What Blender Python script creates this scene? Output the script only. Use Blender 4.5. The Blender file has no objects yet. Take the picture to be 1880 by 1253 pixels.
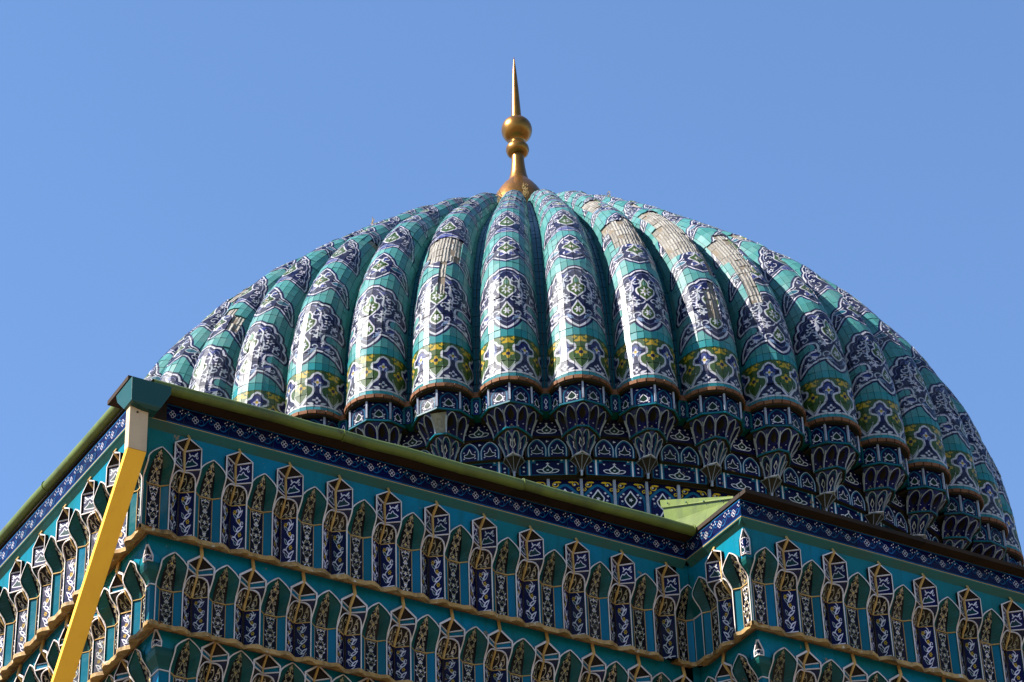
import bpy, math, random
import numpy as np
from mathutils import Matrix, Vector

# ------------------------------------------------------------------ camera, light, exposure
SC = bpy.context.scene
COL = SC.collection
RAD = 8.0                                   # dome radius at the foot of the ribs (m); dome axis = world z, rib feet at z = 0
CAM = Vector((0.0, -43.564, -23.802))
PITCH, ROLL, PAN = math.radians(34.472), math.radians(2.02), math.radians(-0.3556)
cam_data = bpy.data.cameras.new('camera')
cam_data.sensor_width = 36.0
cam_data.lens = 5503.55 / 1880.0 * 36.0
cam_data.clip_start, cam_data.clip_end = 0.5, 20000.0
cam = bpy.data.objects.new('camera', cam_data)
COL.objects.link(cam)
_fw = Vector((math.sin(PAN) * math.cos(PITCH), math.cos(PAN) * math.cos(PITCH), math.sin(PITCH)))
_rt = Vector((math.cos(PAN), -math.sin(PAN), 0.0))
_up = _rt.cross(_fw)
_r2 = _rt * math.cos(ROLL) - _up * math.sin(ROLL)
_u2 = _rt * math.sin(ROLL) + _up * math.cos(ROLL)
cam.matrix_world = Matrix(((_r2.x, _u2.x, -_fw.x, CAM.x), (_r2.y, _u2.y, -_fw.y, CAM.y), (_r2.z, _u2.z, -_fw.z, CAM.z), (0, 0, 0, 1)))
SC.camera = cam

SUN_AZ, SUN_EL = math.radians(253.0), math.radians(44.0)      # azimuth clockwise from +y
world = bpy.data.worlds.new('World')
SC.world = world
world.use_nodes = True
wn = world.node_tree.nodes
sky = wn.new('ShaderNodeTexSky')
sky.sky_type = 'NISHITA'
sky.sun_disc = False
sky.sun_elevation, sky.sun_rotation = SUN_EL, SUN_AZ
sky.altitude, sky.air_density, sky.dust_density, sky.ozone_density = 0.0, 1.0, 0.0, 6.0
world.node_tree.links.new(sky.outputs[0], wn['Background'].inputs[0])
wn['Background'].inputs[1].default_value = 0.072
sun_data = bpy.data.lights.new('sun', 'SUN')
sun_data.energy, sun_data.angle, sun_data.color = 5.0, math.radians(0.53), (1.0, 0.955, 0.88)
sun = bpy.data.objects.new('sun', sun_data)
COL.objects.link(sun)
_to_sun = Vector((math.sin(SUN_AZ) * math.cos(SUN_EL), math.cos(SUN_AZ) * math.cos(SUN_EL), math.sin(SUN_EL)))
sun.rotation_euler = _to_sun.to_track_quat('Z', 'Y').to_euler()
SC.view_settings.view_transform = 'Standard'
SC.view_settings.look = 'None'
SC.view_settings.exposure = 1.85
SC.view_settings.gamma = 1.0
SC.view_settings.use_curve_mapping = False
SC.render.engine = 'CYCLES'
SC.cycles.max_bounces = 6
SC.cycles.use_adaptive_sampling = True

random.seed(7)
RNG = random.Random(11)

# ------------------------------------------------------------------ helpers: objects and meshes
def tag(o, label=None, cat=None, group=None, kind=None):
    if label: o['label'] = label
    if cat: o['category'] = cat
    if group: o['group'] = group
    if kind: o['kind'] = kind
    return o

def link(o, parent=None):
    COL.objects.link(o)
    if parent is not None: o.parent = parent
    return o

def empty(name, parent=None, loc=(0, 0, 0), rz=0.0):
    o = bpy.data.objects.new(name, None)
    o.empty_display_size = 0.2
    o.location = loc
    o.rotation_euler = (0, 0, rz)
    return link(o, parent)

class MB:
    """collects faces with uvs, material slots and a per-face tint"""
    def __init__(self):
        self.v, self.f, self.uv, self.mi, self.ti = [], [], [], [], []
    def face(self, pts, uvs=None, m=0, t=0.5):
        b = len(self.v)
        self.v.extend([tuple(p) for p in pts])
        self.f.append(tuple(range(b, b + len(pts))))
        self.uv.append(uvs if uvs is not None else [(0.5, 0.5)] * len(pts))
        self.mi.append(m); self.ti.append(t)
    def box(self, x0, x1, y0, y1, z0, z1, m=0, t=0.5, uv_front=False):
        p = lambda x, y, z: (x, y, z)
        full = [(0, 0), (1, 0), (1, 1), (0, 1)]
        self.face([p(x0, y0, z0), p(x1, y0, z0), p(x1, y0, z1), p(x0, y0, z1)], full if uv_front else None, m, t)
        self.face([p(x1, y1, z0), p(x0, y1, z0), p(x0, y1, z1), p(x1, y1, z1)], None, m, t)
        self.face([p(x0, y1, z0), p(x0, y0, z0), p(x0, y0, z1), p(x0, y1, z1)], None, m, t)
        self.face([p(x1, y0, z0), p(x1, y1, z0), p(x1, y1, z1), p(x1, y0, z1)], None, m, t)
        self.face([p(x0, y0, z1), p(x1, y0, z1), p(x1, y1, z1), p(x0, y1, z1)], None, m, t)
        self.face([p(x0, y1, z0), p(x1, y1, z0), p(x1, y0, z0), p(x0, y0, z0)], None, m, t)
    def bar(self, pts, w, m=0, t=0.5, sides=4, jit=0.0, close=False, taper=None):
        """a bar of square (or round) section along a polyline"""
        P = [Vector(p) for p in pts]
        n = len(P); rings = []
        for i, p in enumerate(P):
            if close: d = (P[(i + 1) % n] - P[i - 1])
            else: d = P[min(i + 1, n - 1)] - P[max(i - 1, 0)]
            d = d.normalized() if d.length > 1e-9 else Vector((0, 0, 1))
            ref = Vector((0, 1, 0)) if abs(d.y) < 0.9 else Vector((0, 0, 1))
            a = d.cross(ref).normalized(); b = a.cross(d)
            ww = (w if taper is None else w * taper[i]) * (1 + (RNG.uniform(-jit, jit) if jit else 0))
            off = math.pi / 4 if sides == 4 else 0
            rings.append([p + (a * math.cos(off + 2 * math.pi * k / sides) + b * math.sin(off + 2 * math.pi * k / sides)) * ww * 0.5 * (1.414 if sides == 4 else 1) for k in range(sides)])
        for i in range(n if close else n - 1):
            A, B = rings[i], rings[(i + 1) % n]
            for k in range(sides):
                self.face([A[k], A[(k + 1) % sides], B[(k + 1) % sides], B[k]], None, m, t)
        if not close:
            self.face(rings[0][::-1], None, m, t); self.face(rings[-1], None, m, t)
    def band(self, pts, w, yf, yb, m=0, t=0.5, jit=0.0, ms=2):
        """a flat rim along points (x, z, depth): width w in the wall plane, from depth yf at the front to yb"""
        P = [Vector((p[0], p[1])) for p in pts]; Y = [p[2] if len(p) > 2 else 0.0 for p in pts]; n = len(P); A, B = [], []
        for i in range(n):
            d = (P[min(i + 1, n - 1)] - P[max(i - 1, 0)]).normalized(); nn = Vector((-d.y, d.x))
            ww = w * .5 * (1 + (RNG.uniform(-jit, jit) if jit else 0))
            A.append(P[i] + nn * ww); B.append(P[i] - nn * ww)
        F = lambda q, i: (q[i].x, yf + Y[i], q[i].y)
        K = lambda q, i: (q[i].x, yb + Y[i], q[i].y)
        for i in range(n - 1):
            self.face([F(A, i), F(A, i + 1), F(B, i + 1), F(B, i)], None, m, t)
            self.face([K(A, i), K(A, i + 1), F(A, i + 1), F(A, i)], None, ms, t)
            self.face([F(B, i), F(B, i + 1), K(B, i + 1), K(B, i)], None, ms, t)
    def lathe(self, prof, seg=40, cx=0.0, cy=0.0, m=0):
        for i in range(len(prof) - 1):
            (r0, z0), (r1, z1) = prof[i], prof[i + 1]
            for k in range(seg):
                a0, a1 = 2 * math.pi * k / seg, 2 * math.pi * (k + 1) / seg
                q = [(cx + r0 * math.cos(a0), cy + r0 * math.sin(a0), z0), (cx + r0 * math.cos(a1), cy + r0 * math.sin(a1), z0),
                     (cx + r1 * math.cos(a1), cy + r1 * math.sin(a1), z1), (cx + r1 * math.cos(a0), cy + r1 * math.sin(a0), z1)]
                if r1 < 1e-5: q = q[:3]
                elif r0 < 1e-5: q = [q[0], q[2], q[3]]
                self.face(q, None, m)
    def mesh(self, name, mats, smooth=False, weld=False):
        me = bpy.data.meshes.new(name)
        me.from_pydata(self.v, [], self.f)
        uvl = me.uv_layers.new(name='UVMap')
        flat = [c for fu in self.uv for uv in fu for c in uv]
        uvl.data.foreach_set('uv', flat)
        at = me.attributes.new('tint', 'FLOAT', 'FACE')
        at.data.foreach_set('value', self.ti)
        for m in mats: me.materials.append(m)
        me.polygons.foreach_set('material_index', self.mi)
        if smooth: me.polygons.foreach_set('use_smooth', [True] * len(self.f))
        if weld:
            import bmesh
            bm = bmesh.new(); bm.from_mesh(me)
            bmesh.ops.remove_doubles(bm, verts=bm.verts, dist=1e-5)
            bm.to_mesh(me); bm.free()
        me.update()
        return me
    def build(self, name, mats, parent=None, smooth=False, weld=False):
        return link(bpy.data.objects.new(name, self.mesh(name, mats, smooth, weld)), parent)

def inst(name, me, parent=None, loc=(0, 0, 0), rz=0.0):
    o = bpy.data.objects.new(name, me)
    o.location = loc
    o.rotation_euler = (0, 0, rz)
    return link(o, parent)

def copy_tree(o, parent=None):
    c = o.copy()
    COL.objects.link(c)
    c.parent = parent
    for ch in list(o.children):
        copy_tree(ch, c)
    return c

# ------------------------------------------------------------------ painted tile designs, drawn in code
NAVY, DEEP, WHITE = (0.10, 0.12, 0.31), (0.03, 0.04, 0.10), (0.98, 0.96, 0.99)
TURQ, TEAL, GREEN, YELL = (0.37, 0.69, 0.68), (0.05, 0.36, 0.36), (0.30, 0.42, 0.18), (0.93, 0.76, 0.17)
BLUE, CREAM, BROWN = (0.24, 0.29, 0.58), (0.80, 0.74, 0.62), (0.17, 0.11, 0.07)
ARCHB = (0.08, 0.40, 0.55)

class Cv:
    """a small painter: world window -> pixels, y upwards"""
    def __init__(self, w, h, x0, x1, y0, y1, bg):
        self.w, self.h, self.x0, self.y0 = w, h, x0, y0
        self.sx, self.sy = w / (x1 - x0), h / (y1 - y0)
        self.im = np.empty((h, w, 3), np.float32); self.im[:] = bg
    def px(self, pts):
        p = np.asarray(pts, np.float64)
        return np.stack([(p[:, 0] - self.x0) * self.sx - 0.5, (p[:, 1] - self.y0) * self.sy - 0.5], 1)
    def _blend(self, xs, ys, a, col):
        sub = self.im[ys, xs]
        sub += (np.asarray(col, np.float32) - sub) * a[..., None]
    def stroke(self, pts, wd, col, close=False):
        p = self.px(pts)
        if close: p = np.vstack([p, p[:1]])
        lo = np.floor(p.min(0) - wd - 2).astype(int); hi = np.ceil(p.max(0) + wd + 2).astype(int)
        xa, xb, ya, yb = max(lo[0], 0), min(hi[0], self.w), max(lo[1], 0), min(hi[1], self.h)
        if xa >= xb or ya >= yb: return
        D = np.full((yb - ya, xb - xa), 1e9, np.float32)
        for i in range(len(p) - 1):
            a, b = p[i], p[i + 1]
            l = np.floor(np.minimum(a, b) - wd - 2).astype(int); g = np.ceil(np.maximum(a, b) + wd + 2).astype(int)
            x0, x1, y0, y1 = max(l[0], xa), min(g[0], xb), max(l[1], ya), min(g[1], yb)
            if x0 >= x1 or y0 >= y1: continue
            X = np.arange(x0, x1)[None, :] - a[0]; Y = np.arange(y0, y1)[:, None] - a[1]
            d = b - a; L = d @ d + 1e-9
            t = np.clip((X * d[0] + Y * d[1]) / L, 0, 1)
            q = np.hypot(X - t * d[0], Y - t * d[1])
            s = D[y0 - ya:y1 - ya, x0 - xa:x1 - xa]
            np.minimum(s, q, out=s)
        self._blend(slice(xa, xb), slice(ya, yb), np.clip(wd * 0.5 + 0.5 - D, 0, 1), col)
    def fill(self, pts, col):
        p = self.px(pts)
        lo = np.floor(p.min(0)).astype(int); hi = np.ceil(p.max(0)).astype(int) + 1
        xa, xb, ya, yb = max(lo[0], 0), min(hi[0], self.w), max(lo[1], 0), min(hi[1], self.h)
        if xa >= xb or ya >= yb: return
        X = np.arange(xa, xb)[None, :]; Y = np.arange(ya, yb)[:, None]
        ins = np.zeros((yb - ya, xb - xa), bool)
        for i in range(len(p)):
            (x1, y1), (x2, y2) = p[i - 1], p[i]
            if y1 == y2: continue
            c = ((y1 > Y) != (y2 > Y)) & (X < (x2 - x1) * (Y - y1) / (y2 - y1) + x1)
            ins ^= c
        self._blend(slice(xa, xb), slice(ya, yb), ins.astype(np.float32), col)
    def shape(self, pts, col, line=None, wd=3):
        self.fill(pts, col)
        if line is not None: self.stroke(pts, wd, line, True)
    def flower(self, c, r, col, n=5, core=None, ry=None, rot=0.3):
        a = np.linspace(0, 2 * np.pi, 40, endpoint=False)
        q = 0.72 + 0.28 * np.cos(n * a + rot)
        ry = r if ry is None else ry
        self.fill(np.stack([c[0] + r * q * np.cos(a), c[1] + ry * q * np.sin(a)], 1), col)
        if core is not None:
            self.fill(np.stack([c[0] + 0.36 * r * np.cos(a), c[1] + 0.36 * ry * np.sin(a)], 1), core)
    def leaf(self, c, ang, ln, wd, col, line=None, lw=2):
        t = np.linspace(0, 1, 12)
        y = wd * 0.5 * np.sin(np.pi * t ** 0.75)
        P = np.concatenate([np.stack([t * ln, y], 1), np.stack([t * ln, -y], 1)[::-1]])
        ca, sa = math.cos(ang), math.sin(ang)
        P = np.stack([c[0] + P[:, 0] * ca - P[:, 1] * sa, c[1] + P[:, 0] * sa + P[:, 1] * ca], 1)
        self.shape(P, col, line, lw)
    def curl(self, c, r, a0, turns, wd, col):
        t = np.linspace(0, 1, 22)
        a = a0 + turns * 2 * np.pi * t; q = r * (1 - 0.8 * t)
        self.stroke(np.stack([c[0] + q * np.cos(a), c[1] + q * np.sin(a)], 1), wd, col)
    def image(self, name):
        im = bpy.data.images.new(name, self.w, self.h, alpha=False)
        px = np.ones((self.h, self.w, 4), np.float32)
        px[..., :3] = np.clip(self.im, 0, 1)
        im.pixels.foreach_set(px.ravel())
        im.update(); im.pack()
        return im

def smooth(pts, n=6, close=False):
    """Catmull-Rom through the points"""
    p = np.asarray(pts, float); N = len(p); out = []
    for i in range(N if close else N - 1):
        p0 = p[i - 1] if (i > 0 or close) else p[i]
        p1, p2 = p[i], p[(i + 1) % N]
        p3 = p[(i + 2) % N] if (i + 2 < N or close) else p2
        for k in range(n):
            t = k / n
            out.append(0.5 * ((2 * p1) + (p2 - p0) * t + (2 * p0 - 5 * p1 + 4 * p2 - p3) * t * t + (3 * p1 - p0 - 3 * p2 + p3) * t ** 3))
    if not close: out.append(p[-1])
    return np.array(out)

def lobes(corners, bulge):
    """outline through cusps: between two cusps an outward arc of the given bulge"""
    out = []
    for i in range(len(corners) - 1):
        a, b = np.array(corners[i], float), np.array(corners[i + 1], float)
        d = b - a; n = np.array([d[1], -d[0]])
        bl = bulge[i]
        for k in range(8):
            t = k / 8
            out.append(a + d * t + n * bl * 4 * t * (1 - t))
    out.append(np.array(corners[-1], float))
    return np.array(out)

def mirror(half):
    h = np.asarray(half)
    return np.concatenate([h, (h * [-1, 1])[::-1]])

RIB_S = 9.4                                                   # length of rib covered by the painted design (m)
def paint_rib():
    W, H = 384, 2912
    c = Cv(W, H, -0.62, 0.62, 0.0, RIB_S, TURQ)
    # foot band: blue palmettes in a green and yellow ground
    c.fill([(-.7, .06), (.7, .06), (.7, .72), (-.7, .72)], GREEN)
    c.fill([(-.7, .06), (.7, .06), (.7, .16), (-.7, .16)], NAVY)
    for cx in (-.84, -.42, 0, .42, .84):
        c.flower((cx, .63), .085, YELL, 3, None, .06, 1.6)
        c.flower((cx + .07, .68), .035, YELL, 4); c.flower((cx - .07, .68), .035, YELL, 4)
        c.leaf((cx, .42), -math.pi / 2, .30, .17, GREEN, WHITE, 3)
        c.flower((cx, .40), .075, YELL, 4, NAVY, .085, 0)
        c.leaf((cx - .05, .30), 2.2, .14, .07, (.30, .43, .20)); c.leaf((cx + .05, .30), .94, .14, .07, (.30, .43, .20))
    for cx in (-.63, -.21, .21, .63):
        h = [(0, .675), (.055, .635), (.085, .57), (.135, .545), (.135, .46), (.085, .43), (.05, .40), (.045, .33), (.075, .26), (.13, .20), (.20, .075)]
        P = mirror(smooth(h, 4)) + [cx, 0]
        c.shape(P, NAVY, WHITE, 10)
        c.fill(mirror(smooth([(0, .62), (.05, .58), (.08, .50), (.03, .42)], 4)) + [cx, 0], BLUE if cx < 0 else (.12, .14, .48))
        c.flower((cx, .49), .05, WHITE, 4, YELL, .07)
        c.flower((cx, .17), .055, WHITE, 4, NAVY, .06)
        for s in (-1, 1):
            c.leaf((cx + s * .04, .10), math.pi / 2 - s * 1.2, .09, .045, WHITE)
            c.leaf((cx + s * .02, .40), math.pi / 2 - s * .5, .10, .03, (.55, .63, .80))
    c.fill([(-.7, .72), (.7, .72), (.7, .86), (-.7, .86)], (.20, .66, .68))
    c.fill([(-.7, 0), (.7, 0), (.7, .06), (-.7, .06)], (.22, .66, .70))
    # great medallion
    def big(y0, h, kx=1.0):
        o = [(0, 0), (.17, .17), (.33, .13), (.585, -.02), (.50, .20), (.39, .27)]
        o2 = [(.39, .44), (.55, .40), (.51, .57), (.45, .70), (.34, .83), (.17, .935), (0, 1.0)]
        half = np.concatenate([lobes(o, [.10, -.05, -.06, .10, .12]),
                               smooth([(.37, .285), (.28, .30), (.25, .355), (.28, .42), (.37, .435)], 4),
                               lobes(o2, [-.02, .26, .28, .28, .24, .10])])
        half = half * [kx, h] + [0, y0]
        P = mirror(half)
        c.stroke(P, 30, (.09, .10, .30), True)
        c.fill(P, NAVY); c.stroke(P, 10, WHITE, True)
        g = lambda x, y: (x * kx, y0 + y * h)
        c.stroke((P - [0, y0 + .50 * h]) * .87 + [0, y0 + .51 * h], 3, (.55, .57, .70), True)
        for s in (-1, 1):
            c.fill(np.stack([s * .365 * kx + .065 * np.cos(np.linspace(0, 6.28, 30)), y0 + .365 * h + .072 * np.sin(np.linspace(0, 6.28, 30))], 1), TURQ)
            for (x, y, r) in ((.20, .78, .05), (.30, .64, .05), (.40, .57, .045), (.20, .52, .05), (.16, .40, .045), (.20, .44, .035), (.34, .20, .045), (.45, .12, .04), (.27, .30, .04)):
                c.flower(g(s * x, y), r * 1.2, WHITE, 5, NAVY if r > .045 else None)
            for (x, y, a0) in ((.27, .73, 0), (.42, .50, 2), (.12, .78, 1), (.26, .56, 3), (.10, .45, 0), (.30, .24, 1), (.40, .20, 2), (.14, .24, 4)):
                c.curl(g(s * x, y), .07, a0, s * .85, 6, (.90, .90, .95))
            c.stroke(np.array([g(s * .06, .93), g(s * .20, .85), g(s * .16, .70), g(s * .24, .58), g(s * .14, .46)]), 4, (.75, .76, .86))
            c.leaf(g(s * .09, .82), math.pi / 2 - s * .9, .16, .06, BLUE); c.leaf(g(s * .07, .12), math.pi / 2 - s * .7, .14, .05, (.60, .70, .85))
            c.leaf(g(s * .25, .22), 1.57 - s * 1.2, .15, .05, BLUE)
        ogee = mirror(smooth([(0, .46), (.06, .52), (.115, .58), (.125, .66), (.06, .70), (.05, .77), (0, .84)], 4) * [kx, h] + [0, y0])
        c.shape(ogee, GREEN, WHITE, 7)
        c.flower(g(0, .61), .075, WHITE, 7, (.55, .60, .40), .10); c.leaf(g(0, .70), math.pi / 2, .13, .05, (.45, .66, .60))
        for s in (-1, 1):
            c.stroke(smooth([g(s * .10, .88), g(s * .17, .80), g(s * .19, .68), g(s * .22, .56), g(s * .15, .47)], 5), 7, WHITE)
            c.leaf(g(s * .21, .60), math.pi / 2 + s * .3, .16, .06, (.86, .86, .92))
        alm = mirror(smooth([(0, .15), (.075, .21), (.085, .27), (.04, .34), (0, .40)], 4) * [kx, h] + [0, y0])
        c.shape(alm, GREEN, WHITE, 7); c.flower(g(0, .26), .05, WHITE, 6, None, .07)
    def cart(y0, h, kx=1.0):
        half = np.concatenate([smooth([(0, 0), (.12, .10), (.20, .22), (.30, .20), (.42, .05), (.56, -.12)], 4),
                               smooth([(.57, -.10), (.50, .25), (.40, .47), (.26, .55), (.20, .70), (.10, .88), (0, 1)], 4)]) * [kx, h] + [0, y0]
        P = mirror(half)
        c.stroke(P, 26, (.07, .09, .34), True); c.fill(P, NAVY); c.stroke(P, 7, WHITE, True)
        for s in (-1, 1):
            for y in (.27, .72): c.curl((s * .10 * kx, y0 + y * h), .075, 1.5, s * 1.0, 8, WHITE); c.flower((s * .085 * kx, y0 + y * h), .05, BLUE, 3, None, .06)
            c.stroke(np.array([(s * .22 * kx, y0 + .52 * h), (s * .36 * kx, y0 + .40 * h), (s * .50 * kx, y0 + .05 * h)]), 5, WHITE)
            c.leaf((s * .20 * kx, y0 + .40 * h), 0 if s > 0 else math.pi, .22, .10, (.16, .45, .55), WHITE, 4)
            c.curl((s * .42 * kx, y0 + .22 * h), .07, 1, s * .8, 4, WHITE)
        c.shape(mirror(smooth([(0, .25), (.05, .38), (.15, .50), (.05, .62), (0, .75)], 4) * [kx, h] + [0, y0]), GREEN, WHITE, 6)
        c.flower((0, y0 + .5 * h), .05, WHITE, 6, YELL)
    def palm(y0, h, kx=1.0):
        half = np.concatenate([smooth([(0, .05), (.18, .09), (.34, .02), (.54, -.04)], 4),
                               lobes([(.54, -.03), (.47, .22), (.40, .45), (.28, .68), (.13, .88), (0, 1)], [.10, .12, .12, .12, .05])]) * [kx, h] + [0, y0]
        P = mirror(half)
        c.stroke(P, 24, (.07, .09, .34), True); c.fill(P, NAVY); c.stroke(P, 7, WHITE, True)
        c.shape(mirror(smooth([(0, .26), (.10, .34), (.155, .46), (.08, .57), (0, .72)], 4) * [kx, h] + [0, y0]), GREEN, WHITE, 7)
        c.flower((0, y0 + .45 * h), .07, WHITE, 6, GREEN)
        c.leaf((-.22 * kx, y0 + .13 * h), 0, .44 * kx, .16, BLUE, WHITE, 4)
        c.stroke((P - [0, y0 + .45 * h]) * .84 + [0, y0 + .46 * h], 4, (.80, .80, .88), True)
        for s in (-1, 1):
            c.curl((s * .20 * kx, y0 + .52 * h), .07, 3, s * .9, 6, WHITE); c.curl((s * .14 * kx, y0 + .72 * h), .06, 0, s * .9, 6, WHITE)
            for (x, y) in ((.30, .40), (.22, .66), (.38, .16), (.10, .83)): c.flower((s * x * kx, y0 + y * h), .055, WHITE, 5, NAVY)
            c.curl((s * .30 * kx, y0 + .25 * h), .08, 1, s * .8, 4, WHITE)
    big(.88, 1.28, .94)
    cart(2.38, .78, .90); palm(3.32, 1.10, .86)
    cart(4.66, .74, .90); palm(5.54, 1.00, .86)
    cart(6.74, .64, .90); palm(7.50, .84, .86); cart(8.52, .48, .9)
    return c.image('rib_glaze')

def vine(c, pts, wd, col, every=9, r=.10, ry=None, leafc=None):
    P = smooth(pts, 8)
    c.stroke(P, wd, col)
    for i in range(4, len(P) - 2, every):
        d = P[i + 1] - P[i - 1]; a = math.atan2(d[1], d[0]); s = 1 if (i // every) % 2 else -1
        c.curl((P[i][0] - s * math.sin(a) * r, P[i][1] + s * math.cos(a) * r), r, a - s * 1.57, s * .75, wd * .8, col)
        c.leaf(P[i], a + s * .9, r * 1.5, r * .6, leafc or col)

def paint_back():          # tall centre panel of the arched niches
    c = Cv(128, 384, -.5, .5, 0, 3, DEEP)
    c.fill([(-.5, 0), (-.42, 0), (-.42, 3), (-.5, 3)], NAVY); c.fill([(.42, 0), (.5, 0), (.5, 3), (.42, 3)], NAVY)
    for s in (-1, 1):
        t = np.linspace(0, 3, 70)
        P = np.stack([s * .30 * np.cos(t * 2.1 + .4), t], 1)
        c.stroke(P, 5, CREAM)
        for y in np.arange(.18, 3, .36):
            x = s * .30 * math.cos(y * 2.1 + .4)
            c.curl((x * .55, y + .12), .13, 0 if s > 0 else 3.14, s * .8, 4, CREAM)
            c.leaf((x, y), 1.57 + s * .8, .22, .07, WHITE)
            c.leaf((x, y + .16), 1.57 - s * .9, .18, .06, CREAM)
    for y in (.55, 1.35, 2.15, 2.8):
        c.flower((0, y), .12, WHITE, 4, YELL, .15); c.fill([(-.06, y - .3), (.06, y - .3), (0, y - .15)], (.10, .28, .20))
    return c.image('back_glaze')

def paint_hood():          # centre strip of the hood, narrows upwards in u
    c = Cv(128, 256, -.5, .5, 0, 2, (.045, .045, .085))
    for s in (-1, 1):
        t = np.linspace(0, 2, 50)
        c.stroke(np.stack([s * (.34 * np.abs(np.cos(t * 1.6 + .2)) + .02), t], 1), 5, CREAM)
        for y in np.arange(.12, 1.9, .30):
            c.curl((s * .20, y + .05), .12, 1, s * .8, 4, CREAM); c.leaf((s * .30, y), 1.57 + s * .7, .20, .07, CREAM)
    for y in (.3, .95, 1.5): c.flower((0, y), .13, CREAM, 4, YELL, .16)
    c.flower((0, 1.8), .16, CREAM, 4)
    return c.image('hood_glaze')

def paint_vee():           # lower panels of the lantern niches: flowering vine on navy
    c = Cv(160, 320, 0, 1, 0, 2, (.045, .055, .27))
    vine(c, [(.25, 0), (.65, .25), (.35, .65), (.70, 1.0), (.40, 1.4), (.65, 1.8), (.5, 2)], 7, WHITE, 11, .13)
    for (x, y, a) in ((.45, .25, .7), (.40, .85, .5), (.45, 1.45, .8)):
        c.leaf((x, y), a, .50, .20, WHITE); c.leaf((x + .08, y + .05), a, .30, .09, (.06, .09, .40))
        c.leaf((x, y), a + 1.6, .32, .12, (.10, .30, .30), WHITE, 3)
    for (x, y) in ((.62, .70), (.55, 1.30), (.30, 1.72)): c.flower((x, y), .12, YELL, 6, (.5, .35, .05))
    c.stroke([(.03, 0), (.03, 2)], 4, WHITE); c.stroke([(.1, .06), (.9, .10)], 7, WHITE)
    return c.image('vee_glaze')

def paint_lantern():
    c = Cv(160, 160, 0, 1, 0, 1, (.05, .06, .29))
    c.shape(smooth([(.12, .22), (.25, .48), (.38, .46), (.50, .58), (.60, .45), (.82, .28), (.5, .22)], 5, True), (.07, .24, .26), WHITE, 7)
    c.stroke(smooth([(.30, .62), (.50, .76), (.66, .70), (.80, .86)], 6), 8, WHITE)
    c.curl((.82, .62), .10, 1.6, .8, 6, WHITE); c.leaf((.40, .70), 2.0, .22, .08, WHITE); c.leaf((.64, .72), .6, .24, .10, WHITE)
    return c.image('lantern_glaze')

def paint_arch():
    c = Cv(160, 160, 0, 1, 0, 1, (.055, .045, .07))
    vine(c, [(.05, .1), (.35, .45), (.2, .85)], 6, CREAM, 8, .12)
    vine(c, [(.3, .05), (.75, .30), (.55, .70)], 6, CREAM, 8, .13)
    c.flower((.55, .3), .10, WHITE, 5, YELL); c.curl((.65, .6), .2, 0, .9, 6, CREAM)
    return c.image('arch_glaze')

def paint_frieze():
    c = Cv(512, 216, 0, 2.37, 0, 1, (.05, .07, .28))
    B2 = (.10, .42, .62)
    c.stroke([(0, .05), (2.4, .05)], 10, B2); c.stroke([(0, .95), (2.4, .95)], 10, B2)
    for i in range(-1, 4):
        x = .59 + 1.185 * i - .59
        t = np.linspace(0, 1.185, 40)
        c.stroke(np.stack([x + t, .5 + .27 * np.sin(t / 1.185 * 2 * np.pi)], 1), 7, B2)
        c.curl((x + .30, .55), .20, 1.2, .9, 6, B2); c.curl((x + .89, .45), .20, 4.3, .9, 6, B2)
        for (dx, dy) in ((.09, 0), (-.09, 0), (0, .11), (0, -.11)):
            a = np.linspace(0, 6.28, 20)
            c.shape(np.stack([x + .59 + dx + .075 * np.cos(a), .47 + dy + .085 * np.sin(a)], 1), (.05, .07, .28), WHITE, 5)
        for (dx, dy) in ((.03, .66), (.18, .78), (.22, .62), (.96, .70), (1.08, .80), (1.05, .60)):
            c.leaf((x + dx, dy), 1.0, .11, .05, WHITE)
    return c.image('frieze_glaze')

def paint_corbel():        # arched panel of the upper corbel tier
    c = Cv(160, 192, -.5, .5, 0, 1.2, (.055, .065, .27))
    arch = smooth([(-.36, 0), (-.36, .62), (-.24, .88), (0, 1.08), (.24, .88), (.36, .62), (.36, 0)], 5)
    c.stroke(arch, 11, ARCHB)
    c.shape(mirror(smooth([(0, .22), (.16, .34), (.15, .50), (0, .72)], 4)), (.08, .20, .16), WHITE, 6)
    for s in (-1, 1):
        c.leaf((s * .08, .24), 1.57 - s * 1.1, .20, .07, WHITE); c.flower((s * .24, .42), .05, WHITE, 5)
        c.flower((s * .22, .18), .05, WHITE, 5); c.leaf((s * .30, 1.05), 0, .12, .05, WHITE); c.leaf((s * .16, .62), 1.57, .14, .06, (.6, .66, .8))
    return c.image('corbel_glaze')

def lotus(c, cx, cy, k):
    for s in (-1, 1):
        c.shape(np.array(smooth([(0, 0), (s * .30, .02), (s * .42, .16), (s * .26, .22), (s * .14, .14)], 5, True)) * k + [cx, cy], (.07, .13, .22), WHITE, 6)
    c.shape(mirror(smooth([(0, 0), (.16, .10), (.18, .26), (.06, .38), (0, .52)], 4)) * k + [cx, cy], (.08, .20, .17), WHITE, 6)
    c.flower((cx, cy + .18 * k), .06 * k, WHITE, 5); c.flower((cx, cy + .58 * k), .07 * k, WHITE, 4)

def paint_lotus():
    c = Cv(256, 176, -.8, .8, 0, 1.1, (.05, .065, .25))
    c.stroke(smooth([(-.74, 0), (-.72, .45), (-.45, .85), (0, 1.04), (.45, .85), (.72, .45), (.74, 0)], 5), 8, (.07, .28, .36))
    lotus(c, 0, .16, 1.0)
    for s in (-1, 1):
        for (x, y) in ((.36, .55), (.55, .35), (.25, .78)): c.flower((s * x, y), .045, WHITE, 5)
    return c.image('lotus_glaze')

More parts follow.
